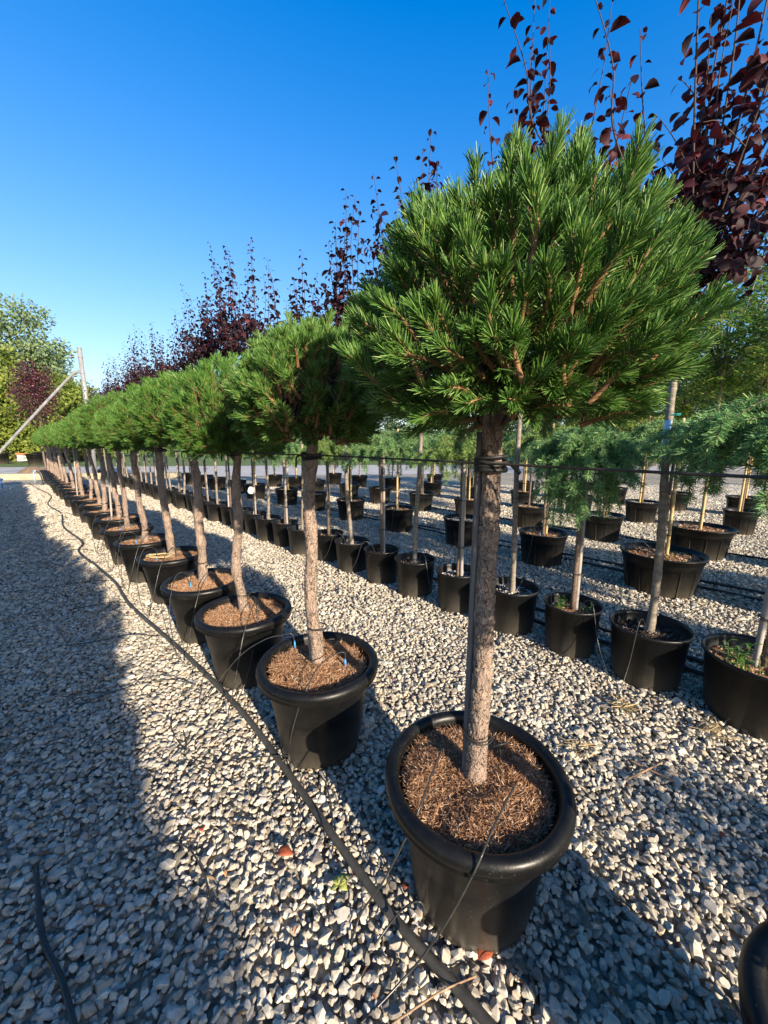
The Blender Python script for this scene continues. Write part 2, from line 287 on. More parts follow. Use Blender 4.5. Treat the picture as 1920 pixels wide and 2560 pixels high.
# ------------------------------------------------------------------ ground, road, kerb
def sheet(name, pts, z, mat, sub=1):
    mb = MB(); mb.add([[x, y, z] for x, y in pts], [np.arange(len(pts))[None]]); return mb.build(name, mat)
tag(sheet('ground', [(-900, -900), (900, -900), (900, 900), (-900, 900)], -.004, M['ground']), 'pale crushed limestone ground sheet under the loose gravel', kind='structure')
ry = lambda x: 16.95 + .14 * (x)          # near edge of the road
tag(sheet('road', [(-60, ry(-60)), (60, ry(60)), (60, ry(60) + 6.5), (-60, ry(-60) + 9.5)], .004, M['road']), 'pale grey compacted service road beyond the pots', kind='structure')
tag(sheet('verge', [(-900, 15), (-60, ry(-60) + 9.5), (60, ry(60) + 6.5), (900, 140), (900, 900), (-900, 900)], .010, M['grass']), 'grassy ground beyond the road', kind='structure')

# loose gravel: a point cloud instanced with a geometry node tree
def make_stone(seed):
    rng = np.random.default_rng(seed); bm = bmesh.new()
    d = norm(rng.normal(size=(22, 3))); d *= rng.uniform(.84, 1.0, (22, 1)); d *= np.array([1.0, rng.uniform(.58, .88), rng.uniform(.38, .62)])
    for p in d: bm.verts.new(p)
    bmesh.ops.convex_hull(bm, input=bm.verts)
    for v in [v for v in bm.verts if not v.link_faces]: bm.verts.remove(v)
    me = bpy.data.meshes.new('stone'); bm.to_mesh(me); bm.free(); me.materials.append(M['stone']); return me
def gravel():
    rng = np.random.default_rng(5)
    def grid(x0, x1, y0, y1, sp, jit):
        xs = np.arange(x0, x1, sp); ys = np.arange(y0, y1, sp); X, Y = np.meshgrid(xs, ys); P = np.stack([X.ravel(), Y.ravel()], 1)
        P += rng.uniform(-jit, jit, P.shape) * sp; return P
    def keep(P, m): return P[(np.abs(P[:, 0]) < P[:, 1] * 1.1 + m)]
    A = keep(grid(-3.6, 3.6, -.2, 2.8, .0176, .62), 1.1)
    B = keep(grid(-8, 8, 2.8, 6.0, .0235, .62), .5)
    Cc = keep(grid(-13.5, 13.5, 6.0, 12.5, .031, .62), .3)
    P = np.concatenate([A, B, Cc]); n = len(P)
    base = np.concatenate([np.full(len(A), .0142), np.full(len(B), .0160), np.full(len(Cc), .0195)])
    s = base * .88 * np.exp(rng.normal(0, .32, n)); big = rng.random(n) < .04; s[big] *= 1.35
    hum = .010 * np.sin(P[:, 0] * 7.1 + 2 * np.sin(P[:, 1] * 5.3)) * np.sin(P[:, 1] * 6.3 + 1.5 * np.sin(P[:, 0] * 4.1))
    z = rng.uniform(-.003, .010, n) + hum * .6 + .004
    rot = np.stack([rng.normal(0, .36, n), rng.normal(0, .36, n), rng.uniform(0, 6.28, n)], 1)
    me = bpy.data.meshes.new('gravel'); me.vertices.add(n); me.vertices.foreach_set('co', np.column_stack([P, z]).astype(np.float32).ravel())
    a = me.attributes.new('rot', 'FLOAT_VECTOR', 'POINT'); a.data.foreach_set('vector', rot.astype(np.float32).ravel())
    a = me.attributes.new('scl', 'FLOAT', 'POINT'); a.data.foreach_set('value', s.astype(np.float32))
    a = me.attributes.new('idx', 'INT', 'POINT'); a.data.foreach_set('value', rng.integers(0, 10, n).astype(np.int32))
    me.materials.append(M['stone']); o = link('gravel', me)
    g = bpy.data.node_groups.new('gravel', 'GeometryNodeTree')
    g.interface.new_socket('Geometry', in_out='INPUT', socket_type='NodeSocketGeometry'); g.interface.new_socket('Geometry', in_out='OUTPUT', socket_type='NodeSocketGeometry')
    gi = g.nodes.new('NodeGroupInput'); go = g.nodes.new('NodeGroupOutput'); ip = g.nodes.new('GeometryNodeInstanceOnPoints'); jn = g.nodes.new('GeometryNodeJoinGeometry')
    for k in range(10):
        so_ = bpy.data.objects.new('stone_source', make_stone(100 + k)); oi = g.nodes.new('GeometryNodeObjectInfo'); oi.inputs['Object'].default_value = so_; oi.inputs['As Instance'].default_value = True
        g.links.new(oi.outputs['Geometry'], jn.inputs[0])
    def na(nm, ty):
        q = g.nodes.new('GeometryNodeInputNamedAttribute'); q.data_type = ty; q.inputs[0].default_value = nm; return [x for x in q.outputs if x.enabled][0]
    ip.inputs['Pick Instance'].default_value = True
    g.links.new(gi.outputs[0], ip.inputs['Points']); g.links.new(jn.outputs[0], ip.inputs['Instance']); g.links.new(na('idx', 'INT'), ip.inputs['Instance Index'])
    g.links.new(na('rot', 'FLOAT_VECTOR'), ip.inputs['Rotation']); g.links.new(na('scl', 'FLOAT'), ip.inputs['Scale']); g.links.new(ip.outputs[0], go.inputs[0])
    md = o.modifiers.new('scatter', 'NODES'); md.node_group = g
    tag(o, 'loose pale grey and cream crushed stones covering the ground', kind='stuff'); print('stones', n)
gravel()

# ------------------------------------------------------------------ pots and soil
def pot_mesh(kind):
    mb = MB()
    if kind == 'round_rim':      # big pot with thick rolled rim
        Rr, h, rb = .262, .41, .172; a = np.linspace(-math.pi * .55, math.pi * .95, 12); cr = .0205; c = (Rr - cr, h - cr - .004)
        roll = [(c[0] + cr * math.cos(t), c[1] + (cr * 1.12) * math.sin(t)) for t in a]
        prof = [(.0, .004), (rb - .012, .004), (rb, .012), (rb + .006, .05), (rb + .024, .2), (Rr - .036, h - .056), (Rr - .024, h - .054), (Rr - .010, h - .052), (Rr - .004, h - .050)] + roll[2:] + [(Rr - .045, h - .05), (Rr - .064, h - .14), (0, h - .15)]
        mb.add(*lathe(prof, 72), 0, True)
        for k in range(6):      # drainage feet
            t = k * math.pi / 3; mb.add(*box(((rb - .004) * math.cos(t), (rb - .004) * math.sin(t), .018), (.012, .03, .028), t), 0)
    elif kind == 'tall':         # deep container, thin lip
        Rr, h, rb = .186, .325, .152
        prof = [(0, .003), (rb - .006, .003), (rb, .01), (rb + .001, .035), (rb + .004, .038), (Rr - .012, h - .02), (Rr - .004, h - .018), (Rr, h - .012), (Rr, h - .003), (Rr - .004, h), (Rr - .009, h - .002), (Rr - .013, h - .02), (Rr - .02, h - .12), (0, h - .121)]
        mb.add(*lathe(prof, 56), 0, True)
        for k in range(8):
            t = k * math.pi / 4; mb.add(*box(((rb + .001) * math.cos(t), (rb + .001) * math.sin(t), .018), (.006, .014, .022), t), 0)
    elif kind == 'wide':         # wide shallower tub
        Rr, h, rb = .245, .365, .19
        prof = [(0, .003), (rb - .008, .003), (rb, .012), (Rr - .03, h - .07), (Rr - .016, h - .06), (Rr - .013, h - .022), (Rr - .002, h - .018), (Rr, h - .008), (Rr - .004, h), (Rr - .012, h - .001), (Rr - .022, h - .06), (Rr - .03, h - .12), (0, h - .121)]
        mb.add(*lathe(prof, 60), 0, True)
        for k in range(12):
            t = k * math.pi / 6; P = [((rb + .001) * math.cos(t), (rb + .001) * math.sin(t), .02), ((Rr - .031) * math.cos(t), (Rr - .031) * math.sin(t), h - .075)]
            mb.add(*tube(P, .006, 6), 0)
    return mb.mesh('pot_' + kind, M['pot'] if kind != 'tall' else M['pot2'])
POT = {k: pot_mesh(k) for k in ('round_rim', 'tall', 'wide')}
PD = {'round_rim': (.208, .372), 'tall': (.166, .262), 'wide': (.214, .315)}   # soil radius, soil height
def soil_mesh(kind, seed, nf, mat, style):
    rng = np.random.default_rng(seed); Rs, hs = PD[kind]; mb = MB(); k = 40; rs = np.linspace(0, 1, 12)
    a = np.linspace(0, 2 * np.pi, k, endpoint=False)
    ph = rng.uniform(0, 6.28, 6)
    def hz(x, y): return hs + .010 * np.sin(x * 21 + ph[0]) * np.sin(y * 19 + ph[1]) + .005 * np.sin(x * 47 + ph[2]) * np.sin(y * 53 + ph[3]) + .012 * (1 - np.hypot(x, y) / Rs) 
    V = []
    for r in rs:
        x, y = r * Rs * np.cos(a), r * Rs * np.sin(a); V.append(np.stack([x, y, hz(x, y) - (.004 if r == 1 else 0)], 1))
    V = np.concatenate(V); i = np.arange(11)[:, None] * k; j = np.arange(k)[None]; j2 = (j + 1) % k
    mb.add(V, [np.stack([i + j, i + k + j, i + k + j2, i + j2], -1).reshape(-1, 4)], 0, True)
    if style == 'fibre' and nf:
        r = Rs * np.sqrt(rng.random(nf)) * .99; t = rng.uniform(0, 6.28, nf); x, y = r * np.cos(t), r * np.sin(t)
        P0 = np.stack([x, y, hz(x, y) + rng.uniform(-.002, .004, nf)], 1); az = rng.uniform(0, 6.28, nf); el = rng.normal(.15, .45, nf)
        L = rng.uniform(.008, .026, nf)[:, None]; d = np.stack([np.cos(az) * np.cos(el), np.sin(az) * np.cos(el), np.abs(np.sin(el))], 1); u, v = perp(d)
        cu = rng.uniform(-.7, .7, (nf, 1)); sd = u * cu + v * rng.uniform(-.3, .3, (nf, 1)); wv = norm(np.cross(d, sd) + 1e-3) * rng.uniform(.0003, .0009, (nf, 1))
        P1 = P0 + d * L * .5 + sd * L * .22; P2 = P0 + d * L + sd * L * -.1
        VV = np.stack([P0 - wv, P0 + wv, P1 - wv, P1 + wv, P2 - wv * .5, P2 + wv * .5], 1).reshape(-1, 3); oo = (np.arange(nf) * 6)[:, None, None]
        mb.add(VV, [(np.array([[0, 1, 3, 2], [2, 3, 5, 4]])[None] + oo).reshape(-1, 4)], 1)
    if style in ('stony', 'chips'):
        me0 = make_stone(3 + seed); TV = np.array([v.co for v in me0.vertices]); TF = [np.array([p.vertices[:] for p in me0.polygons if len(p.vertices) == 3])]
        n = nf; r = Rs * np.sqrt(rng.random(n)) * .98; t = rng.uniform(0, 6.28, n); x, y = r * np.cos(t), r * np.sin(t)
        org = np.stack([x, y, hz(x, y) + .003], 1); Z = norm(rng.normal(size=(n, 3)) * .5 + [0, 0, 1]); X, Y = perp(Z); 
        mb.add(*scatter(TV, TF, org, X, Y, Z, rng.uniform(.004, .012, n)), 1)
    return mb.mesh('soil', mat)
m_pebble = leafmat('pebble', [(0, (.2, .19, .18)), (.5, (.45, .43, .4)), (1, (.6, .57, .52))], rough=.8, trans=0, spec=.2)
m_chip = leafmat('bark_chip', [(0, (.12, .06, .03)), (.6, (.35, .2, .11)), (1, (.6, .48, .34))], rough=.9, trans=0, spec=.1)
m_black = leafmat('lava_chip', [(0, (.03, .022, .018)), (.7, (.09, .065, .05)), (1, (.35, .33, .3))], rough=.9, trans=0, spec=.1)
SOIL = {'near': soil_mesh('round_rim', 1, 26000, [M['soilb'], M['mulch']], 'fibre'), 'near2': soil_mesh('round_rim', 2, 14000, [M['soilb'], M['mulch']], 'fibre'),
        'far': soil_mesh('round_rim', 3, 2500, [M['soilb'], M['mulch']], 'fibre'),
        'tallA': soil_mesh('tall', 4, 260, [M['soild'], m_pebble], 'stony'), 'tallB': soil_mesh('tall', 5, 320, [M['soild'], m_black], 'stony'), 'tallC': soil_mesh('tall', 6, 420, [M['soilr'], m_chip], 'chips'),
        'wideA': soil_mesh('wide', 7, 500, [M['soilr'], m_chip], 'chips'), 'wideB': soil_mesh('wide', 8, 400, [M['soild'], m_pebble], 'stony')}

# ------------------------------------------------------------------ pines
def pine_trunk(seed, z0, z1, r, bend=.02, lump=1.0):
    rng = np.random.default_rng(seed); n = 60; t = np.linspace(0, 1, n); z = z0 + (z1 - z0) * t
    ph = rng.uniform(0, 6.28, 6)
    env = np.sin(np.pi * np.clip(t, 0, 1)) 
    x = bend * (np.sin(t * 5 + ph[0]) - np.sin(ph[0])) * .6 + bend * .35 * env * np.sin(t * 14 + ph[1]); y = bend * (np.sin(t * 4 + ph[2]) - np.sin(ph[2])) * .5 + bend * .3 * env * np.sin(t * 12 + ph[3])
    rr = r * (1.12 - .22 * t + .35 * np.exp(-t * 22) + .06 * np.sin(t * 31 + ph[4]) * lump)
    for c in rng.uniform(.1, .95, 6): rr += r * .16 * lump * np.exp(-((t - c) / .018) ** 2)
    V, F = tube(np.stack([x, y, z], 1), rr, 20)
    # flaky relief
    k = 20; Vb = V.reshape(n, k, 3); C = np.stack([x, y, z], 1)[:, None]; d = Vb - C
    Vb[:] = C + d * (1 + rng.normal(0, .028, (n, k, 1)) * lump); return Vb.reshape(-1, 3), F, (x[-1], y[-1])
def pine_crown(seed, Rh, zb, zt, n_out, n_in, kn, solid, wd, nl=.048, shoot=(.11, .17), sideways=1.0, cx=(0, 0)):
    rng = np.random.default_rng(seed); mb = MB(); c0 = np.array([cx[0], cx[1], zb + (zt - zb) * .46]); up = zt - c0[2]; dn = c0[2] - zb
    lobes = norm(rng.normal(size=(16, 3)) + [0, 0, .25]); la = rng.uniform(.02, .14, 16)
    def rad(d):
        q = np.clip(d @ lobes.T, 0, 1) ** 7; return .84 + (q * la).sum(1)
    def place(n, f0, f1, j0):
        i = np.arange(n) + .5; ph = np.pi * (1 + 5 ** .5) * i + j0; cz = 1 - i / n * 1.72
        st = np.sqrt(np.clip(1 - cz ** 2, 0, 1)); d = np.stack([st * np.cos(ph), st * np.sin(ph), cz], 1); d = norm(d + rng.normal(0, .07, (n, 3)))
        f = rad(d) * rng.uniform(f0, f1, n); S = np.stack([np.full(n, Rh), np.full(n, Rh), np.where(d[:, 2] > 0, up, dn)], 1)
        tip = c0 + d * S * f[:, None]
        o = norm(d * [1, 1, .8]); dirn = norm(o * .8 + np.array([0, 0, 1]) * np.where(d[:, 2:3] > -.25, .62, .34) + rng.normal(0, .12, (n, 3)))
        return tip, dirn
    tip, dr = place(n_out, .9, 1.08, 0.)
    tall = rng.random(n_out) < .05; L = rng.uniform(shoot[0], shoot[1], n_out); L[tall] *= 1.35; tip[tall] += dr[tall] * .04
    tip2, dr2 = place(n_in, .52, .82, 1.3); L2 = rng.uniform(.07, .12, n_in)
    T = np.concatenate([tip, tip2]); D = np.concatenate([dr, dr2]); L = np.concatenate([L, L2]); outer = np.arange(len(T)) < n_out
    B = T - D * L[:, None]
    # boughs
    hub = np.array([0, 0, zb + .09]); nb = 16; bt = []
    for k in range(nb):
        a = k * 2.399; e = rng.uniform(.1, 1.25); q = c0 + np.array([math.cos(a) * math.cos(e) * Rh, math.sin(a) * math.cos(e) * Rh, math.sin(e) * up]) * .55
        mid = hub * .5 + q * .5 + np.array([0, 0, .0]); P = spline([hub + [0, 0, rng.uniform(-.02, .05)], mid, q], 5); mb.add(*tube(P, np.linspace(.012, .005, len(P)), 6), 2, True); bt.append(q)
    bt = np.array(bt)
    near = np.argmin(((B[:, None] - bt[None]) ** 2).sum(-1), 1)
    TV = None
    for i in range(len(T)):
        if solid or i % 2 == 0:
            q = bt[near[i]]; mb.add(*tube(np.stack([q, (q + B[i]) / 2 + [0, 0, -.01], B[i]]), [.005, .004, .004], 4, False), 2)
    # shoots: scaly brown axis
    u, v = perp(D); bendv = (u * rng.uniform(-.02, .02, (len(T), 1)) + np.array([0, 0, .008]))
    m = 5 if solid else 3; ts = np.linspace(0, .93, m); kk = 5 if solid else 3; an = np.arange(kk) * 2 * np.pi / kk
    ax = B[:, None] + D[:, None] * (L[:, None, None] * ts[None, :, None]) + bendv[:, None] * np.sin(ts * np.pi)[None, :, None]
    rr = np.linspace(.0066, .0036, m) * (1.0 if solid else .6); rr[-1] = .0012
    ring = u[:, None, None] * np.cos(an)[None, None, :, None] + v[:, None, None] * np.sin(an)[None, None, :, None]
    VV = (ax[:, :, None] + ring * rr[None, :, None, None]).reshape(-1, 3); o = (np.arange(len(T)) * m * kk)[:, None, None]
    i_ = np.arange(m - 1)[:, None] * kk; j = np.arange(kk)[None]; j2 = (j + 1) % kk; F0 = np.stack([i_ + j, i_ + j2, i_ + kk + j2, i_ + kk + j], -1).reshape(-1, 4)
    mb.add(VV, [(F0[None] + o).reshape(-1, 4)], 1, True)
    # needles
    for sel, kq in ((outer, kn), (~outer, max(8, int(kn * .45)))):
        idx = np.repeat(np.nonzero(sel)[0], kq); n = len(idx); tt = rng.random(n) ** .66; tt = .16 + .83 * tt
        az = rng.uniform(0, 6.28, n); oa = np.radians(62 - 40 * tt + rng.normal(0, 4.5, n)); oa = np.clip(oa, .08, 1.25)
        side = u[idx] * np.cos(az)[:, None] + v[idx] * np.sin(az)[:, None]; nd = norm(D[idx] * np.cos(oa)[:, None] + side * np.sin(oa)[:, None] + [0, 0, .05])
        bp = B[idx] + D[idx] * (L[idx] * tt * .93)[:, None] + bendv[idx] * np.sin(tt * np.pi)[:, None] + side * .002
        ln = nl * rng.uniform(.88, 1.08, n) * (1 - .12 * tt)
        mb.add(*needles(bp, nd, ln, wd, solid and (sel is outer), rng), 0)
    return mb
NM = [M['needle'], M['shoot'], M['bough']]; NF = [M['needle_far'], M['shoot'], M['bough']]
CROWN = {
 'one': pine_crown(11, .378, 1.26, 1.96, 430, 230, 175, True, .0018, nl=.038, shoot=(.12, .18), cx=(.05, .01)).mesh('crown', NM),
 'two': pine_crown(12, .312, 1.25, 1.80, 400, 240, 120, True, .0019, nl=.034, shoot=(.09, .14)).mesh('crown', NM),
 'three': pine_crown(13, .35, 1.25, 1.81, 560, 220, 75, False, .0024, nl=.036).mesh('crown', NF),
 'four': pine_crown(14, .36, 1.25, 1.83, 560, 220, 75, False, .0024, nl=.036).mesh('crown', NF),
 'farA': pine_crown(15, .365, 1.25, 1.82, 300, 120, 42, False, .0042, nl=.042).mesh('crown', NF),
 'farB': pine_crown(16, .355, 1.25, 1.80, 300, 120, 42, False, .0042, nl=.042).mesh('crown', NF)}
def ring_tie(mb, z, r, cx=0, cy=0, wd=.012, loops=3, seed=0, mi=0):
    rng = np.random.default_rng(seed)
    for k in range(loops):
        a = np.linspace(0, 2 * np.pi, 25); ph = rng.uniform(0, 6.28); P = np.stack([cx + (r + .002) * np.cos(a), cy + (r + .002) * np.sin(a), z + (k - loops / 2) * wd * .6 + .004 * np.sin(a + ph)], 1)
        mb.add(*tube(P, wd * .32, 5, False), mi, True)
ORD = ['first', 'second', 'third', 'fourth', 'fifth', 'sixth', 'seventh', 'eighth', 'ninth', 'tenth', 'eleventh', 'twelfth', 'thirteenth', 'fourteenth', 'fifteenth', 'sixteenth', 'seventeenth', 'eighteenth', 'nineteenth', 'twentieth', 'twenty-first', 'twenty-second', 'twenty-third', 'twenty-fourth', 'twenty-fifth', 'twenty-sixth', 'twenty-seventh', 'twenty-eighth', 'twenty-ninth', 'thirtieth', 'thirty-first', 'thirty-second', 'thirty-third', 'thirty-fourth', 'thirty-fifth', 'thirty-sixth', 'thirty-seventh', 'thirty-eighth', 'thirty-ninth', 'fortieth']
def trunk_mesh(seed, z0, z1, r, bend, mat):
    V, F, top = pine_trunk(seed, z0, z1, r, bend); mb = MB(); mb.add(V, F, 0, True); return mb.mesh('trunk', mat)
def plated_trunk(seed, z0, z1, r, bend, n, k, npl=1500):
    rng = np.random.default_rng(seed); V, F, top = pine_trunk(seed, z0, z1, r, bend, 0.5); t60 = np.linspace(0, 1, 60); Vb = V.reshape(60, 20, 3); C = Vb.mean(1); Rr = np.linalg.norm(Vb - C[:, None], axis=2).mean(1)
    t = np.linspace(0, 1, n); c = np.stack([np.interp(t, t60, C[:, i]) for i in range(3)], 1); rr = np.interp(t, t60, Rr); a = np.linspace(0, 2 * np.pi, k, endpoint=False)
    ss = np.stack([rng.uniform(0, 2 * np.pi, npl) * r, rng.uniform(z0, z1, npl)], 1); off = rng.normal(0, .0011, npl); tz = c[:, 2]; out = np.zeros((n, k))
    w2 = lambda x: .0025 * np.sin(x * 900) + .002 * np.sin(x * 2100 + 1)
    for i in range(n):
        near_ = np.abs(ss[:, 1] - tz[i]) < .035; q = ss[near_]; o_ = off[near_]; x = a * r + w2(tz[i] + 0 * a)
        dx = np.abs(x[:, None] - q[None, :, 0]); dx = np.minimum(dx, 2 * np.pi * r - dx); d = np.hypot(dx, (tz[i] + w2(a * r + 3) - 0)[:, None] * .55 - q[None, :, 1] * .55); idx = np.argsort(d, 1)[:, :2]; d1 = np.take_along_axis(d, idx[:, :1], 1)[:, 0]; d2 = np.take_along_axis(d, idx[:, 1:], 1)[:, 0]
        out[i] = o_[idx[:, 0]] - .0016 * np.clip(1 - (d2 - d1) / .0018, 0, 1) + rng.normal(0, .00018, k)
    R = rr[:, None] + out; V = np.stack([c[:, 0:1] + R * np.cos(a), c[:, 1:2] + R * np.sin(a), np.repeat(tz[:, None], k, 1)], -1).reshape(-1, 3)
    i = np.arange(n - 1)[:, None] * k; j = np.arange(k)[None]; j2 = (j + 1) % k; mb = MB(); mb.add(V, [np.stack([i + j, i + j2, i + k + j2, i + k + j], -1).reshape(-1, 4)], 0, True); return mb.mesh('trunk', M['pbark'])
TRUNK = [trunk_mesh(21 + k, .36, 1.46, [.0272, .0250, .026, .027, .025, .022][k], [.004, .022, .03, .03, .035, .03][k], M['pbark']) for k in range(6)]
TRUNK[0] = plated_trunk(21, .36, 1.46, .0248, .004, 520, 80, 1500); TRUNK[1] = plated_trunk(22, .36, 1.46, .0245, .022, 360, 56, 1200)
def make_pine(s, n, crown, trunk, soil, rz, label, group, scale=1.0, stake=None, tube_no=True, ztie=1.285, clump=None, crz=0., cs=1.):
    r = empty('potted_pine', SN(s, n), 0); link('pot', POT['round_rim'], r).rotation_euler = (0, 0, rz * 1.7)
    so_ = link('soil', SOIL[soil], r); so_.rotation_euler = (0, 0, rz)
    tk = link('trunk', TRUNK[trunk], r); tk.rotation_euler = (0, 0, rz)
    c = link('crown', CROWN[crown], r); c.rotation_euler = (0, 0, crz if crz else rz); c.scale = (cs, cs, 1 if cs == 1 else .97 + .5 * (cs - .98))
    tag(r, label, 'potted tree', group); return r
PG = 'round headed pines in black pots along the front row'
ps = [-.825, 0, .80, 1.53, 2.20, 3.05, 3.80]
while ps[-1] < 17.4: ps.append(ps[-1] + .78)
pine_root = []
look = {1: 'large round green pine in thick rimmed black pot, nearest to the camera', 2: 'second pine from the camera, dark shaded dome crown on reddish knobbly trunk',
        3: 'third pine from the camera in the front row, rough bark at its foot', 4: 'fourth pine from the camera in the front row, trunk leaning slightly left',
        5: 'fifth pine from the camera in the front row, dry roots coiled on its mulch', 0: 'pine in the pot cut off by the bottom right corner of the picture'}
rg = random.Random(4)
for i, s in enumerate(ps):
    if i == 0: cr, tr, so_, cs = 'farB', 4, 'near2', .72
    elif i == 1: cr, tr, so_, cs = 'one', 0, 'near', 1
    elif i == 2: cr, tr, so_, cs = 'two', 1, 'near2', 1
    elif i < 8: cr, tr, so_, cs = ['three', 'four'][i % 2], [2, 3, 4, 5][i % 4], 'near2' if i < 5 else 'far', 1
    else: cr, tr, so_, cs = ['farA', 'farB'][i % 2], 2 + i % 4, 'far', 1
    lab = look.get(i, '%s pine from the camera in the long front row of round headed pines' % ORD[min(i - 1, 39)])
    pine_root.append(make_pine(s, (0 if i < 3 else rg.uniform(-.04, .04)), cr, tr, so_, 0 if i == 1 else rg.uniform(0, 6.28), lab, PG, cs=cs if i < 3 else rg.uniform(.92, 1.04)))
# ties round the trunks where the support wire passes, and lower down; dry roots on the fifth pot
for i, r in enumerate(pine_root):
    if i > 14: break
    mb = MB(); ring_tie(mb, 1.285, .036, wd=.014 if i < 3 else .012, loops=5 if i == 1 else 3, seed=i)
    if i == 1:
        mb.add(*tube(spline([(.034, .01, 1.285), (.06, .03, 1.28), (.085, .03, 1.255)], 6), .006, 6), 0, True)
    else: mb.add(*tube(spline([(-.03, -.01, 1.285), (-.055, -.02, 1.28), (-.06, -.02, 1.24)], 6), .004, 6), 0, True)
    mb.build('tie', M['tie'], r)
    mb = MB(); ring_tie(mb, .50 + .03 * (i % 3), .040, wd=.006, loops=2, seed=i + 50); mb.add(*tube(spline([(.036, -.02, .5), (.055, -.03, .515), (.075, -.02, .51)], 5), .0035, 5), 0, True)
    mb.build('tie', M['tie'], r)
# grey stake beside the nearest trunk and some far ones
mb = MB(); mb.add(*tube(spline([(-.028, .018, .34), (-.026, .018, .9), (-.024, .018, 1.36)], 10), .0095, 8), 0, True); mb.build('stake', M['shade_stake'], pine_root[1])
mb = MB(); mb.add(*tube(spline([(-.030, .02, .34), (-.040, .02, .6)], 6), .011, 8), 0, True); mb.build('stake', M['stake'], pine_root[2])
for i in (8, 12):
    mb = MB(); mb.add(*tube(spline([(-.06, -.05, .34), (-.04, -.02, 1.25)], 6), .012, 6), 0, True); mb.build('stake', M['stake'], pine_root[i])
rg2 = np.random.default_rng(8); mb = MB()
for k in range(9):
    a = rg2.uniform(0, 6.28); P = [(-.06 + .10 * math.cos(a + q) * rg2.uniform(.7, 1.2), -.07 + .05 * math.sin(a + q), .40 + .015 * rg2.random()) for q in np.linspace(0, 3.5, 6)]
    mb.add(*tube(spline(P, 5), .004, 5), 0, True)
mb.build('dry_roots', M['straw'], pine_root[5])
# pine cone in the first crown
mb = MB(); cp = np.array([-.025, -.27, 1.56]) 
TV = np.array([[0, -.35, 0], [.0, 0, .05], [.5, 0, 0], [0, .35, 0], [-.1, 0, -.05]]) * 1.0; TF = [np.array([[0, 2, 1], [1, 2, 3], [0, 4, 2], [4, 3, 2]])]
k = np.arange(60); a = k * 2.399; zz = k / 60 - .5; rr_ = .011 * np.sqrt(np.clip(1 - (zz * 1.9) ** 2, .05, 1)); X = np.stack([np.cos(a), np.sin(a), .6 + 0 * a], 1); X = norm(X); Z = norm(np.cross(X, np.stack([-np.sin(a), np.cos(a), 0 * a], 1))); Y = np.cross(Z, X)
mb.add(*scatter(TV, TF, cp + np.stack([rr_ * np.cos(a) * .6, rr_ * np.sin(a) * .6, zz * .036], 1), X, Y, Z, .009), 0); mb.build('cone', M['shoot'], pine_root[1])

# unseen neighbours: pines of the same rows outside the frame, whose shade falls into the picture
OUT = 'round headed pines standing outside the picture'
for s in [-5.3, -6.1, -6.9, -7.7]:
    make_pine(s, 0, 'farA' if int(s * 10) % 2 else 'farB', 2, 'far', s * 2, 'round headed potted pine standing outside the picture and shading the gravel', OUT, cs=.95)
for k in range(24):
    s = -5.0 + k * .80
    make_pine(s, ([-1.85, -1.85, -1.76, -1.66, -1.58, -1.58, -1.62, -1.7][k] if k < 8 else -1.80) + rg.uniform(-.05, .05), ['farA', 'farB'][k % 2], 3, 'far', k, 'round headed potted pine standing outside the picture and shading the gravel', OUT, cs=1.2 if k < 8 else 1.12 if k < 14 else 1.0)

# ------------------------------------------------------------------ purple leaved plums
def leaf_template(curl=.5, fold=.35, m=5):
    t = np.linspace(0, 1, m); wdt = np.array([.0, .24, .31, .22, .0]) if m == 5 else np.interp(t, [0, .25, .55, .8, 1], [0, .24, .31, .2, 0])
    a = t * curl; x = np.cumsum(np.r_[0, np.cos((a[1:] + a[:-1]) / 2) * np.diff(t)]); z = -np.cumsum(np.r_[0, np.sin((a[1:] + a[:-1]) / 2) * np.diff(t)])
    V = []
    for i in range(m): V += [[x[i], -wdt[i], z[i] + fold * wdt[i]], [x[i], 0, z[i]], [x[i], wdt[i], z[i] + fold * wdt[i]]]
    F = []
    for i in range(m - 1):
        b = i * 3; F += [[b, b + 3, b + 4, b + 1], [b + 1, b + 4, b + 5, b + 2]]
    return np.array(V) , [np.array(F)]
LV, LF = leaf_template(1.3, .35)
LTS = [leaf_template(1.3, .35), leaf_template(.6, .7), leaf_template(1.8, .5), leaf_template(.9, .1)]
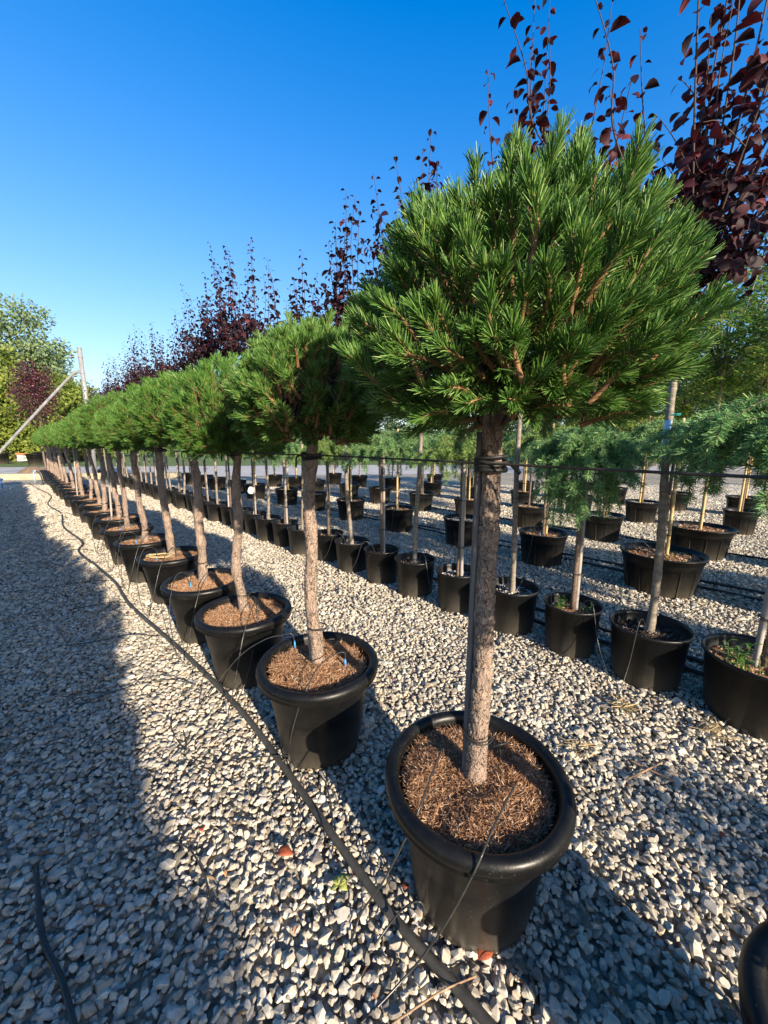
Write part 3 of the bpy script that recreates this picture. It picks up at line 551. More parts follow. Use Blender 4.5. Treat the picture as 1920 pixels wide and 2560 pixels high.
def plum_crown(seed, z0=2.0, nsh=11, top=3.9, lsz=.085, tw=(5, 8), wide=.55):
    rng = np.random.default_rng(seed); mb = MB(); org = []; X = []; Z = []; S = []
    def twig(P, sp, size, r0):
        P = spline(P, 8); mb.add(*tube(P, np.linspace(r0 * .7, .0014, len(P)), 5), 1, True)
        seg = np.linalg.norm(np.diff(P, axis=0), axis=1); cum = np.r_[0, np.cumsum(seg)]; n = int(cum[-1] / sp)
        az = rng.uniform(0, 6.28)
        for k in range(1, n + 1):
            d = cum[-1] * k / n * .999; i = np.searchsorted(cum, d) - 1; f = (d - cum[i]) / seg[i]; p = P[i] * (1 - f) + P[i + 1] * f; T = (P[i + 1] - P[i]) / seg[i]
            az += 2.4 + rng.normal(0, .4); u, v = perp(T[None]); sd = (u * math.cos(az) + v * math.sin(az))[0]
            x = sd * .85 + T * .35 + np.array([0, 0, -.30 + rng.normal(0, .25)]); x /= np.linalg.norm(x); z = T - x * (T @ x) + rng.normal(0, .25, 3); z -= x * (z @ x); z /= np.linalg.norm(z)
            org.append(p + sd * .006 + x * .008); X.append(x); Z.append(z); S.append(size * rng.uniform(.55, 1.2) * (1 if k < n * .85 else .62))
    for k in range(nsh):
        a = k * 2.399 + rng.uniform(-.3, .3); tilt = rng.uniform(.12, wide) if k > 2 else rng.uniform(0, .16); ht = (top - z0) * (rng.uniform(.55, 1.02) if k else 1.02) * (1 - .28 * tilt)
        r = math.tan(tilt) * ht * .62; e = np.array([math.cos(a) * r, math.sin(a) * r, z0 + ht]); m_ = np.array([math.cos(a) * r * .7, math.sin(a) * r * .7, z0 + ht * .42]); b = np.array([0, 0, z0 - rng.uniform(0, .25)])
        twig([b, m_, (m_ + e) / 2 + rng.normal(0, .02, 3), e], .043, lsz, .008)
        for q in range(rng.integers(*tw)):       # side twigs thicken the lower part
            f = rng.uniform(.06, .48); p0 = b * (1 - f) + e * f + (m_ - (b + e) / 2) * (1 - abs(f - .45) * 1.8); a2 = a + rng.normal(0, 1.3); ln = rng.uniform(.18, .5); 
            p1 = p0 + np.array([math.cos(a2), math.sin(a2), rng.uniform(-.5, .7)]) * ln * .5; p2 = p1 + np.array([math.cos(a2) * .6, math.sin(a2) * .6, rng.uniform(-.3, .8)]) * ln * .5
            twig([p0, p1, p2], .026, lsz * .9, .004)
    X = np.array(X); Z = np.array(Z); Y = np.cross(Z, X); org = np.array(org); S = np.array(S); pick = rng.integers(0, 4, len(S))
    for q in range(4):
        k_ = pick == q; mb.add(*scatter(LTS[q][0], LTS[q][1], org[k_], X[k_], Y[k_], Z[k_], S[k_]), 0, True)
    return mb
PLUM = [plum_crown(31, 2.5, 12, 3.95).mesh('crown', [M['plum'], M['pstem']]), plum_crown(32, 2.35, 8, 3.95, .08, tw=(6, 9)).mesh('crown', [M['plum'], M['pstem']]),
        plum_crown(33, 2.5, 12, 3.85, .08).mesh('crown', [M['plum'], M['pstem']]), plum_crown(34, 2.5, 14, 3.8, .08).mesh('crown', [M['plum'], M['pstem']])]
PLUM_BIG = plum_crown(35, 2.2, 18, 4.05, .076, tw=(4, 7), wide=.95).mesh('crown', [M['plum'], M['pstem']])
def nodular_trunk(seed, z0, z1, r, bend, top=2.2):
    rng = np.random.default_rng(seed); n = 70; t = np.linspace(0, 1, n); z = z0 + (z1 - z0) * t; ph = rng.uniform(0, 6.28, 4)
    x = bend * (np.sin(t * 6 + ph[0]) - math.sin(ph[0])) * np.exp(-t * 1.5); y = bend * (np.sin(t * 5 + ph[1]) - math.sin(ph[1])) * np.exp(-t * 1.5)
    rr = r * (1.1 - .3 * t + .5 * np.exp(-t * 40))
    for c in np.arange(.05, 1, .055): rr += r * .14 * np.exp(-((t - c - rng.normal(0, .008)) / .006) ** 2)
    mb = MB(); mb.add(*tube(np.stack([x, y, z], 1), rr, 14), 0, True)
    for c in np.arange(.06, .7, .08):
        i = int(c * n); a = rng.uniform(0, 6.28); p = np.array([x[i], y[i], z[i]]); d = np.array([math.cos(a), math.sin(a), .5]); mb.add(*tube([p, p + d * rr[i] * 1.35], [r * .35, r * .25], 6), 0, True)
    return mb.mesh('trunk', M['gbark'])
PTR = [nodular_trunk(41, .24, 2.55, .019, .05), nodular_trunk(42, .24, 2.55, .017, .03), nodular_trunk(43, .24, 2.55, .018, .045)]

# ------------------------------------------------------------------ weeping larches
def larch_crown(seed, ztop=1.42, Rh=.30, zlow=.92, nb=20, sp=.011, kn=11, nlen=.026, wd=.0016, lean=(0, 0), drop=1.0, twigs=5):
    rng = np.random.default_rng(seed); mb = MB(); B = []; D = []
    def branch(P, r0, dens=1.0):
        P = spline(P, 7); mb.add(*tube(P, np.linspace(r0, .0015, len(P)), 5), 1, True)
        seg = np.linalg.norm(np.diff(P, axis=0), axis=1); cum = np.r_[0, np.cumsum(seg)]; n = max(3, int(cum[-1] / sp * dens)); d = np.linspace(.08, .999, n) * cum[-1]
        i = np.clip(np.searchsorted(cum, d) - 1, 0, len(seg) - 1); f = ((d - cum[i]) / seg[i])[:, None]; p = P[i] * (1 - f) + P[i + 1] * f; T = norm(P[i + 1] - P[i])
        idx = np.repeat(np.arange(n), kn); u, v = perp(T[idx]); az = rng.uniform(0, 6.28, len(idx))[:, None]; oa = rng.uniform(.45, 1.25, len(idx))[:, None]
        dd = norm(T[idx] * np.cos(oa) + (u * np.cos(az) + v * np.sin(az)) * np.sin(oa) + [0, 0, .12]); B.append(p[idx]); D.append(dd)
    for k in range(nb):
        a = k * 2.399 + rng.uniform(-.3, .3); R = Rh * rng.uniform(.55, 1.1); c, s_ = math.cos(a), math.sin(a); zt = ztop - rng.uniform(0, .12); zl = zlow + rng.uniform(0, .30) * drop
        P = [(0, 0, ztop - .10), (c * R * .35, s_ * R * .35, zt + .03), (c * R * .8 + lean[0] * .5, s_ * R * .8 + lean[1] * .5, zt - .05), (c * R + lean[0], s_ * R + lean[1], (zt + zl) / 2), (c * R * 1.02 + lean[0], s_ * R * 1.02 + lean[1], zl)]
        P = np.array(P); branch(P, .005)
        for q in range(twigs):
            f = rng.uniform(.25, .9) * 4; i = min(int(f), 3); p0 = P[i] * (1 - f + i) + P[i + 1] * (f - i); a2 = a + rng.normal(0, 1.0); ln = rng.uniform(.08, .2)
            p1 = p0 + np.array([math.cos(a2), math.sin(a2), rng.uniform(-.1, .35)]) * ln * .55; p2 = p1 + np.array([math.cos(a2) * .5, math.sin(a2) * .5, -rng.uniform(.2, .9)]) * ln * .6
            branch([p0, p1, p2], .0025)
    B = np.concatenate(B); D = np.concatenate(D); mb.add(*needles(B, D, nlen * rng.uniform(.7, 1.2, len(B)), wd, False, rng), 0); return mb
LM = [M['larch'], M['dbark']]; LM2 = [M['larch2'], M['dbark']]
LARCH = [larch_crown(51, 1.42, .22, .84, 30, lean=(-.05, -.03), wd=.003, nlen=.031, twigs=7).mesh('crown', LM), larch_crown(52, 1.46, .32, 1.0, 36, wd=.003, nlen=.031, twigs=7).mesh('crown', LM), larch_crown(53, 1.36, .24, 1.03, 24, wd=.0026, nlen=.028).mesh('crown', LM2), larch_crown(54, 1.40, .26, 1.02, 24, wd=.0026, nlen=.028).mesh('crown', LM)]
LARCHB = [larch_crown(55, 1.50, .38, 1.05, 40, sp=.014, kn=10, nlen=.03, wd=.0036, drop=1.1).mesh('crown', LM), larch_crown(56, 1.48, .36, 1.08, 36, sp=.015, kn=10, nlen=.03, wd=.004).mesh('crown', LM2), larch_crown(57, 1.53, .40, 1.08, 40, sp=.016, kn=9, nlen=.032, wd=.004).mesh('crown', [M['larch'], M['dbark']])]
def stem_mesh(kind, z0, z1, seed, r=.013, dx=.0, mat='dbark'):
    mb = MB(); rng = np.random.default_rng(seed); P = spline([(dx, 0, z0), (dx * .6 + rng.normal(0, .006), rng.normal(0, .006), (z0 + z1) / 2), (0, 0, z1)], 8)
    mb.add(*tube(P, np.linspace(r * 1.1, r * .8, len(P)), 9), 0, True); return mb.mesh('trunk', M[mat])
STEM = [stem_mesh('a', .24, 1.36, 61), stem_mesh('b', .28, 1.45, 62, .015), stem_mesh('c', .24, 1.36, 63, .011)]
def stake_mesh(z0, z1, x, dx, r, mat, nodes=False):
    mb = MB(); n = 40; t = np.linspace(0, 1, n); rr = np.full(n, r)
    if nodes:
        for c in np.arange(.1, 1, .17): rr = rr + r * .12 * np.exp(-((t - c) / .01) ** 2)
    mb.add(*tube(np.stack([x + dx * t, .012 + 0 * t, z0 + (z1 - z0) * t], 1), rr, 9), 0, True); return mb.mesh('stake', M[mat])
STK = {'grey': stake_mesh(.24, 1.40, .030, -.006, .012, 'stake'), 'bamboo': stake_mesh(.28, 1.55, .034, -.01, .014, 'bamboo', True), 'bamboo_tall': stake_mesh(.28, 2.5, .036, -.01, .015, 'bamboo', True), 'pale': stake_mesh(.24, 1.42, .030, -.01, .014, 'stake')}
def tie_mesh(zs, r=.03):
    mb = MB()
    for k, z in enumerate(zs): ring_tie(mb, z, r, .016, .004, wd=.007, loops=2, seed=k)
    return mb.mesh('tie', M['tie'])
TIE = tie_mesh([.52, .9, 1.2], .032)
# drip tube and blue dripper belonging to a pot
def drip_mesh(seed, kind):
    rng = np.random.default_rng(seed); Rs, hs = PD[kind]; a = rng.uniform(2.6, 4.2); R0 = Rs + .10; p = np.array([math.cos(a), math.sin(a)])
    hub = np.array([-.05, .02]); P = [(p[0] * (R0 + .12), p[1] * (R0 + .12), .02), (p[0] * R0, p[1] * R0, .18), (p[0] * Rs * 1.1, p[1] * Rs * 1.1, hs + .13), (p[0] * Rs * .6, p[1] * Rs * .6, hs + .10), (p[0] * Rs * .4, p[1] * Rs * .4, hs + .012)]
    mb = MB(); mb.add(*tube(spline(P, 8), .0022, 5), 0, True); return mb, P[-1]
def dripper(kind, seed):
    mb, e = drip_mesh(seed, kind); return mb.mesh('drip_tube', M['tube']), np.array(e)
DRIP = {k: [dripper(k, s_) for s_ in (1, 2, 3)] for k in POT}
mb = MB(); mb.add(*tube([(0, 0, -.01), (0, 0, .03)], .0045, 8), 0, True); mb.add(*tube([(0, 0, .03), (0, 0, .038)], .003, 8), 0, True); DRP = mb.mesh('dripper', M['blue'])
def add_drip(r, kind, k, rz=0.0, blue=True):
    me, e = DRIP[kind][k % 3]; d = link('drip_tube', me, r); d.rotation_euler = (0, 0, rz)
    if blue: b = link('dripper', DRP, d); b.location = e

# weed sprig
def weed_mesh(seed, n=6, h=.16, lw=.055):
    rng = np.random.default_rng(seed); mb = MB(); V0, F0 = leaf_template(.9, .25); V0 = V0 * [1, .45, 1]
    for k in range(n):
        b = np.array([rng.normal(0, .02), rng.normal(0, .02), 0]); hh = h * rng.uniform(.45, 1); t = b + np.array([rng.normal(0, .02), rng.normal(0, .02), hh]); mb.add(*tube([b, t], [.002, .001], 4), 0)
        m = int(hh / .010); f = np.linspace(.1, 1, m)[:, None]; org = b * (1 - f) + t * f; a = np.arange(m) * 2.4; X = norm(np.stack([np.cos(a), np.sin(a), .3 + .7 * f[:, 0]], 1)); Y = norm(np.cross([0, 0, 1.], X)); Z = np.cross(X, Y)
        mb.add(*scatter(V0, F0, org, X, Y, Z, lw * rng.uniform(.5, 1, m)), 0, True)
    return mb.mesh('weed', M['weed'])
WEED = [weed_mesh(71), weed_mesh(72, 4, .09, .03)]

def potted(name, s, n, pot, soil, rz, parts, label, cat, group, scale=1.0, sxy=1.0):
    r = empty(name, SN(s, n), rz); r.scale = (scale, scale, 1.0)
    link('pot', POT[pot], r).scale = (sxy, sxy, 1); link('soil', SOIL[soil], r).scale = (sxy, sxy, 1)
    for nm, me in parts: link(nm, me, r)
    tag(r, label, cat, group); return r

# second row: plums (tall pots) alternating with weeping larches
G2 = 'purple leaved plums in tall pots in the second row'; G3 = 'weeping larches with two stems in tall pots in the second row'
plum_labels = {0: 'big dark purple plum on pale knobbly stem, crown filling the upper right corner', 1: 'purple leaved plum, thin stem right behind the nearest pine trunk, tall shoots above its crown',
               2: 'purple leaved plum on grey stem, pot between the two nearest pine trunks'}
larch_labels = {0: 'weeping larch in wide black pot with green weeds, cut by the right edge', 1: 'pale green weeping larch with drooping plume and twin stems, pot with grass and bark',
                2: 'weeping larch tied to a pale stake, pot just left of the nearest pine trunk', 3: 'weeping larch leaning beside its grey stake, pot right of the second pine trunk'}
pl_s = [-.08, .76, 1.70, 2.60]; la_s = [-.55, .34, 1.24, 2.14, 3.08]
while pl_s[-1] < 17.5: pl_s.append(pl_s[-1] + .92)
while la_s[-1] < 15.0: la_s.append(la_s[-1] + .92)
order_pl = {}
for i, s in enumerate(pl_s):
    cr = [PLUM_BIG, PLUM[1], PLUM[2], PLUM[0], PLUM[3]][i] if i < 5 else PLUM[i % 4]
    nn = 1.64 + (0 if i < 4 else rg.uniform(-.04, .04))
    r = potted('potted_plum', s, nn, 'tall', ['tallB', 'tallA'][i % 2], rg.uniform(0, 6.28) if i else 0.4, [('crown', cr), ('trunk', PTR[i % 3])],
               plum_labels.get(i, '%s purple leaved plum from the camera in the second row' % ORD[i]), 'potted tree', G2, sxy=1.08 if i == 0 else 1.0)
    if i < 8: add_drip(r, 'tall', i, i * 1.3, i % 3 == 1)
    for c in r.children:
        if c.name.startswith('crown'): c.scale[2] = ([1, 1, .95, .91, .90, .97, 1.07, 1.05, .95, .92, 1.0, .93][i] if i < 12 else rg.uniform(.85, 1.05))
for i, s in enumerate(la_s):
    cr = [LARCH[1], LARCH[0], LARCH[2], LARCH[3], LARCH[2]][i] if i < 5 else LARCH[2 + i % 2]
    r = potted('potted_larch', s, 1.64 + (0 if i < 4 else rg.uniform(-.04, .04)), 'tall', ['tallC', 'tallC', 'tallA', 'tallB'][i % 4], [2.2, 0, -.7, .3, 1][i] if i < 5 else rg.uniform(0, 6.28),
               [('crown', cr), ('trunk', STEM[i % 3]), ('stake', STK[['pale', 'grey', 'pale', 'grey', 'bamboo'][i % 5]]), ('tie', TIE)],
               larch_labels.get(i, '%s weeping larch from the camera in the second row' % ORD[i]), 'potted tree', G3, sxy=1.3 if i == 0 else .94)
    if i == 0:
        for c in r.children:
            if c.name.startswith('crown'): c.scale = (1.35, 1.35, 1.03)
    if i < 8: add_drip(r, 'tall', i + 1, i * 2.1, i % 3 == 2)
    if i == 0:
        w1 = link('weed', WEED[0], r); w1.location = Matrix_loc = (0, 0, 0)
        a = r.rotation_euler[2]; p = np.array([-.15, -.02]); w1.location = (p[0] * math.cos(-a) - p[1] * math.sin(-a), p[0] * math.sin(-a) + p[1] * math.cos(-a), .26)
        w2 = link('weed', WEED[1], r); p = np.array([-.05, -.06]); w2.location = (p[0] * math.cos(-a) - p[1] * math.sin(-a), p[0] * math.sin(-a) + p[1] * math.cos(-a), .26)
    if i == 1:
        w1 = link('weed', WEED[0], r); w1.location = (-.07, .02, .25); w1.scale = (.7, .7, .7); w2 = link('weed', WEED[1], r); w2.location = (.1, -.01, .25)
# same row, outside the frame to the right
for k, s in enumerate([-1.0, -1.5, -1.95, -2.4, -2.9, -3.4, -3.85, -4.3, -4.8, -5.3, -5.8, -6.3, -6.8]):
    if k % 2: potted('potted_plum', s, 1.68, 'tall', 'tallA', k, [('crown', PLUM[k % 4]), ('trunk', PTR[k % 3])], 'purple leaved plum standing outside the picture beyond its right edge', 'potted tree', 'purple leaved plums outside the picture')
    else: potted('potted_larch', s, 1.68, 'tall', 'tallA', k, [('crown', LARCH[1]), ('trunk', STEM[0]), ('stake', STK['grey'])], 'weeping larch standing outside the picture beyond its right edge', 'potted tree', 'weeping larches outside the picture')

# rows of wide pots behind
def locust_crown(seed, z0=2.2, Rh=.75, up=1.5, n=260, big=1.0):
    rng = np.random.default_rng(seed); mb = MB(); V = []; F = []; m = 8
    q = np.linspace(.14, 1, m)
    for i, t in enumerate(q):
        x = t; z = -.35 * t * t
        for sd in (-1, 1):
            b = len(V); V += [[x, 0, z], [x + .035, sd * .06, z - .02], [x + .06, sd * .19, z - .09], [x + .0, sd * .17, z - .08], [x - .02, sd * .05, z - .02]]; F.append([b, b + 1, b + 2, b + 3]); F.append([b, b + 3, b + 4, b])if False else None
    TV = np.array(V); TF = [np.array([f for f in F if f])]
    hub = np.array([0, 0, z0]); ends = []
    for k in range(16):
        a = k * 2.399; e = rng.uniform(.15, 1.3); p = hub + np.array([math.cos(a) * math.cos(e) * Rh, math.sin(a) * math.cos(e) * Rh, math.sin(e) * up]) * rng.uniform(.6, 1)
        P = spline([hub + [0, 0, -.15 * rng.random()], (hub + p) / 2 + [0, 0, .12], p], 6); mb.add(*tube(P, np.linspace(.011, .003, len(P)), 5), 1, True); ends.append(P)
    pts = np.concatenate(ends); org = pts[rng.integers(4, len(pts), n)] + rng.normal(0, .05, (n, 3)); a = rng.uniform(0, 6.28, n)
    X = norm(np.stack([np.cos(a), np.sin(a), rng.uniform(-.5, .35, n)], 1)); Y = norm(np.cross([0, 0, 1.], X)); Z = np.cross(X, Y)
    mb.add(*scatter(TV, TF, org, X, Y, Z, rng.uniform(.2, .34, n) * big), 0); return mb
LOC = [locust_crown(81, 2.1, .95, 1.7, 480, 1.1).mesh('crown', [M['locust'], M['gbark']]), locust_crown(82, 2.0, .9, 1.8, 480, 1.1).mesh('crown', [M['locust'], M['gbark']])]
LSTEM = [stem_mesh('l', .28, 2.2, 64, .017, .0, 'dbark'), stem_mesh('l2', .28, 2.1, 65, .015, .0, 'dbark')]
rows = {3: (3.38, [.19, 1.3, 2.42, 3.59, 4.80, 6.01, 7.2, 8.4, 9.7, 10.9, 12.2, 13.5]), 4: (5.03, [.13, 1.2, 2.30, 3.44, 4.57, 5.84, 7.0, 8.28, 9.5, 10.8]),
        5: (6.87, [1.16, 2.20, 3.3, 4.5, 5.81, 7.29, 8.6, 10.0]), 6: (8.85, [0.0, 1.02, 2.14, 3.2, 4.25, 5.95, 7.3])}
rown = {3: 'third', 4: 'fourth', 5: 'fifth', 6: 'sixth'}
special = {(3, 0): 'wide larch tub with thick yellow bamboo, right behind the pale knobbly plum stem', (3, 3): 'sunlit grey tub with yellow bamboo stake seen just right of the second pine',
           (4, 0): 'dark wide tub holding a leafy locust, right of the pale knobbly plum stem'}
for rr_, (nn, ss) in rows.items():
    for k, s in enumerate(ss):
        locust = (rr_ == 4 and k in (0, 1)) or (rr_ == 5 and k in (0, 1, 2)) or (rr_ == 6 and k < 4)
        if locust:
            parts = [('crown', LOC[k % 2]), ('trunk', LSTEM[k % 2]), ('stake', STK['bamboo_tall']), ('tie', TIE)]; nm = 'potted_locust'; kn_ = 'leafy locust'
        else:
            parts = [('crown', LARCHB[(k + rr_) % 3]), ('trunk', STEM[1]), ('stake', STK['bamboo']), ('tie', TIE)]; nm = 'potted_larch'; kn_ = 'weeping larch'
        lab = special.get((rr_, k), '%s in wide tub, %s from the right in the %s row' % (kn_, ORD[k], rown[rr_]))
        sx = 1.38 if (rr_ == 3 and k == 0) or (rr_ == 4 and k == 0) else 1.08
        r = potted(nm, s + (0 if k < 6 else rg.uniform(-.1, .1)), nn + rg.uniform(-.05, .05), 'wide', ['wideA', 'wideA', 'wideB'][(k + rr_) % 3], rg.uniform(0, 6.28), parts, lab, 'potted tree', 'trees with bamboo stakes in wide tubs behind', sxy=sx)
        if rr_ == 3 and k < 5: add_drip(r, 'wide', k, k * 1.1, k != 0)
        if rr_ == 3 and k == 0: q = link('weed', WEED[1], r); q.location = (.05, -.1, .3)
for k in range(6):
    potted('potted_larch', -3.2 - k * 1.1, 3.38, 'wide', 'wideA', k, [('crown', LARCHB[0]), ('trunk', STEM[1]), ('stake', STK['bamboo'])], 'weeping larch in wide tub standing outside the picture beyond its right edge', 'potted tree', 'weeping larches outside the picture', sxy=.9)
for k, (s, n) in enumerate([(-.95, 3.38), (-2.1, 3.38), (-.9, 5.0), (-.1, 6.9)]):
    potted('potted_locust' if k > 1 else 'potted_larch', s, n, 'wide', 'wideA', k, [('crown', LOC[k % 2] if k > 1 else LARCHB[0]), ('trunk', LSTEM[0] if k > 1 else STEM[1]), ('stake', STK['bamboo_tall' if k > 1 else 'bamboo'])],
           ('leafy locust' if k > 1 else 'weeping larch') + ' in wide tub at the right edge, ' + ['third row', 'third row beyond the edge', 'fourth row', 'fifth row'][k], 'potted tree', 'trees with bamboo stakes in wide tubs behind', sxy=.9)

# ------------------------------------------------------------------ wires, hoses, thin tubes
def line_obj(name, pts, r, mat, label, cat, group=None, k=6, m=6, kind=None, flat=None):
    P = spline(pts, m); V, F = tube(P, r, k)
    mb = MB(); mb.add(V, F, 0, True); o = mb.build(name, M[mat]); tag(o, label, cat, group, kind); return o
pts = [SN(s, -.036 + .006 * math.sin(s * 3), 1.284 + .004 * math.sin(s * 2.1)) for s in np.arange(-3.2, 18.2, .4)]
line_obj('support_wire', pts, .0032, 'wire', 'dark wire stretched along the front row and tied to every pine trunk', 'wire', 'support wires')
line_obj('support_wire', [SN(-1.2, 3.4, 1.50), SN(2, 3.4, 1.48), SN(7, 3.4, 1.5), SN(13, 3.4, 1.5)], .003, 'wire', 'thin wire stretched above the weeping larches in the third row', 'wire', 'support wires')
rngp = np.random.default_rng(12)
pts = [SN(s, n, .022) for s, n in [(-1.6, -.20), (-.6, -.22), (-.18, -.225), (.07, -.24), (.34, -.23), (.69, -.21), (1.24, -.19), (2.07, -.23), (3.08, -.31), (3.8, -.30), (4.53, -.35), (5.4, -.42), (6.0, -.33), (7.39, -.42), (9, -.34), (10.6, -.45), (12.6, -.30), (15.2, -.5), (17.2, -.62)]]
line_obj('irrigation_hose', pts, .0135, 'rubber', 'grey black hose lying along the left foot of the pine pots', 'hose', 'irrigation hoses', k=10, m=10)
for nm, nn, s0, s1, lab in (('a', 2.02, -2.2, 15, 'black hose lying on gravel right behind the second row of pots'), ('b', 1.86, -2.2, 1.6, 'short black hose end showing between the tall pots of the second row'), ('c', 3.62, -2, 13, 'black hose lying on gravel behind the third row'), ('d', 3.80, -2, 13, 'second black hose beside the one behind the third row'), ('e', 5.3, -2, 10, 'black hose lying on gravel behind the fourth row')):
    line_obj('irrigation_hose', [SN(s, nn + rngp.normal(0, .02), .024) for s in np.arange(s0, s1, .7)], .0135, 'tube', lab, 'hose', 'irrigation hoses', k=8)
line_obj('irrigation_hose', [(-1.10, 1.0, .02), (-.92, .82, .024), (-.78, .72, .022), (-.55, .52, .02)], .007, 'tube', 'hose end lying on gravel in the bottom left corner', 'hose', 'irrigation hoses', k=10)
def ptube(pts, label, r=.0027, dr=None, grp='thin black drip tubes'):
    e = empty('drip_line', (0, 0, 0)); mb = MB(); mb.add(*tube(spline(pts, 10), r, 6), 0, True); mb.build('tube', M['tube'], e)
    if dr is not None:
        q = MB(); q.add(*tube([(0, 0, 0), (0, 0, .03)], .0045, 8), 0, True); q.add(*tube([(0, 0, .03), (0, 0, .036)], .003, 8), 0, True); o = q.build('dripper', M['blue'] if dr[1] else M['tube'], e); o.location = dr[0]
    tag(e, label, 'drip tube', grp)
import mathutils
def PX(x, y, z):
    r = np.array([(x - 960) / 960, 0, 0]); dy = (1280 - y) / 960; P_ = R_(10.04); r[1] = math.cos(P_) + dy * math.sin(P_); r[2] = -math.sin(P_) + dy * math.cos(P_)
    t = (z - H) / r[2]; return np.array([0, 0, H]) + t * r
a, b = PX(1110, 1862, .40), PX(1292, 1955, .40)
ptube([a, PX(1085, 1920, .42), PX(1040, 2040, .39), PX(960, 2200, .2), PX(900, 2290, .04), PX(860, 2430, .012), PX(850, 2540, .012)], 'thin tube from left dripper of nearest pot running down over its rim', dr=(a + [0, 0, -.035], False))
ptube([b, PX(1235, 2065, .425), PX(1190, 2170, .40), PX(1120, 2300, .2), PX(1050, 2400, .06), PX(960, 2500, .02), PX(900, 2560, .015)], 'thin tube from right dripper of nearest pot crossing its front', dr=(b + [0, 0, -.04], False))
ptube([PX(1058, 2300, .03), PX(1058, 2262, .09), PX(1035, 2255, .10), PX(1000, 2280, .06), PX(960, 2330, .03), PX(900, 2420, .012), PX(840, 2520, .012)], 'small looped tube standing beside the foot of nearest pot')
d2 = PX(737, 1610, .40); d3 = PX(863, 1655, .40)
ptube([d2, d2 + [-.01, 0, .05], PX(712, 1587, .45), PX(660, 1600, .42), PX(590, 1650, .3), PX(500, 1770, .03), PX(470, 1850, .012)], 'thin tube arching from blue dripper on the second pot towards the third', dr=(d2 + [0, 0, -.02], True))
ptube([d3, d3 + [0, 0, .04], PX(845, 1633, .45), PX(800, 1662, .44), PX(765, 1725, .40), PX(735, 1810, .25), PX(722, 1890, .05), PX(738, 1965, .012), PX(745, 2000, .012)], 'thin tube hanging over the front of the second pot from its right blue dripper', dr=(d3 + [0, 0, -.02], True))
ptube([PX(615, 1500, .42), PX(635, 1492, .46), PX(642, 1530, .43), PX(638, 1600, .3), PX(615, 1700, .1), PX(590, 1760, .012)], 'thin tube hanging down the front of the third pot')
ptube([PX(432, 1770, .012), PX(432, 1830, .012), PX(490, 1900, .012), PX(560, 1905, .012), PX(640, 1893, .015), PX(720, 1890, .05), PX(735, 1905, .03), PX(738, 1925, .01)], 'thin tube curling in a wide loop on gravel left of the hose')
ptube([PX(505, 1712, .012), PX(450, 1770, .012), PX(465, 1850, .012), PX(470, 1900, .012), PX(540, 1930, .02)], 'thin tube loop on gravel beside the second loop')
ptube([PX(300, 2140, .012), PX(400, 2108, .014), PX(470, 2120, .03), PX(515, 2200, .03), PX(520, 2270, .02), PX(470, 2360, .012), PX(350, 2450, .012), PX(270, 2490, .012)], 'thin tube curved like a bow on the shaded gravel at bottom left', r=.0028)
ptube([PX(728, 2000, .012), PX(735, 2040, .012), PX(780, 2095, .012), PX(825, 2080, .013), PX(830, 2030, .02), PX(815, 1960, .05), PX(800, 1940, .05)], 'thin tube loop on gravel left of the second pot foot')
ptube([PX(170, 1500, .012), PX(90, 1324, .012), PX(130, 1310, .014), PX(150, 1300, .02)], 'thin tube crossing the sunlit gravel at far left')
for k, (i, dx) in enumerate([(4, 0), (5, 0), (6, 0), (7, 0), (8, 0)]):
    s = ps[i]; q = SN(s - .03, -.10, .40); 
    ptube([q, q + [0, 0, .07], SN(s - .10, -.20, .50), SN(s - .24, -.29, .33), SN(s - .30, -.29, .1), SN(s - .34, -.26, .02)], 'thin tube arching over the left rim of the %s pine pot' % ORD[i - 1], dr=(q + [0, 0, -.025], True))
for i in range(3, 9):
    s = ps[i]; q = SN(s - .10, .03, .40); ptube([q, q + [0, 0, .06], SN(s - .16, -.02, .49), SN(s - .25, -.12, .40), SN(s - .30, -.20, .2), SN(s - .3, -.25, .02)], 'thin tube looping over the front rim of the %s pine pot' % ORD[i - 1])
rngt = np.random.default_rng(77)
for k in range(10):
    s = 1.6 + k * .75; n0 = -.28; P = [SN(s, n0, .02), SN(s + .1, n0 - .15, .03 + .05 * rngt.random()), SN(s + .25, n0 - .3 - .2 * rngt.random(), .014), SN(s + .1 + .3 * rngt.random(), n0 - .5 - .3 * rngt.random(), .014)]
    ptube(P, 'thin stray tube on the gravel left of the hose beside the %s pine' % ORD[2 + k])

# ------------------------------------------------------------------ small things: label, weeds, litter
mb = MB(); 
nk = 20; a = np.linspace(0, 2 * np.pi, nk, endpoint=False); sx_ = .042 * np.sign(np.cos(a)) * np.abs(np.cos(a)) ** .7; sz_ = .055 * np.sign(np.sin(a)) * np.abs(np.sin(a)) ** .7
V = np.concatenate([np.stack([sx_, 0 * a - .001, sz_], 1), np.stack([sx_, 0 * a + .001, sz_], 1)]); j = np.arange(nk); mb.add(V, [np.arange(nk)[None], np.arange(nk)[None, ::-1] + nk, np.stack([j, j + nk, (j + 1) % nk + nk, (j + 1) % nk], 1)], 0)
e = empty('plant_tag', SN(4.9, 1.60, .66)); o = mb.build('plate', M['white'], e); o.rotation_euler = (.2, .35, .1)
mb = MB(); mb.add(*tube(spline([(0, 0, .05), (.03, .03, .10), (.05, .05, .04)], 5), .0012, 4), 0); mb.build('string', M['wire'], e); tag(e, 'white rounded plant tag hanging on a stem right of the second pine', 'plant tag')
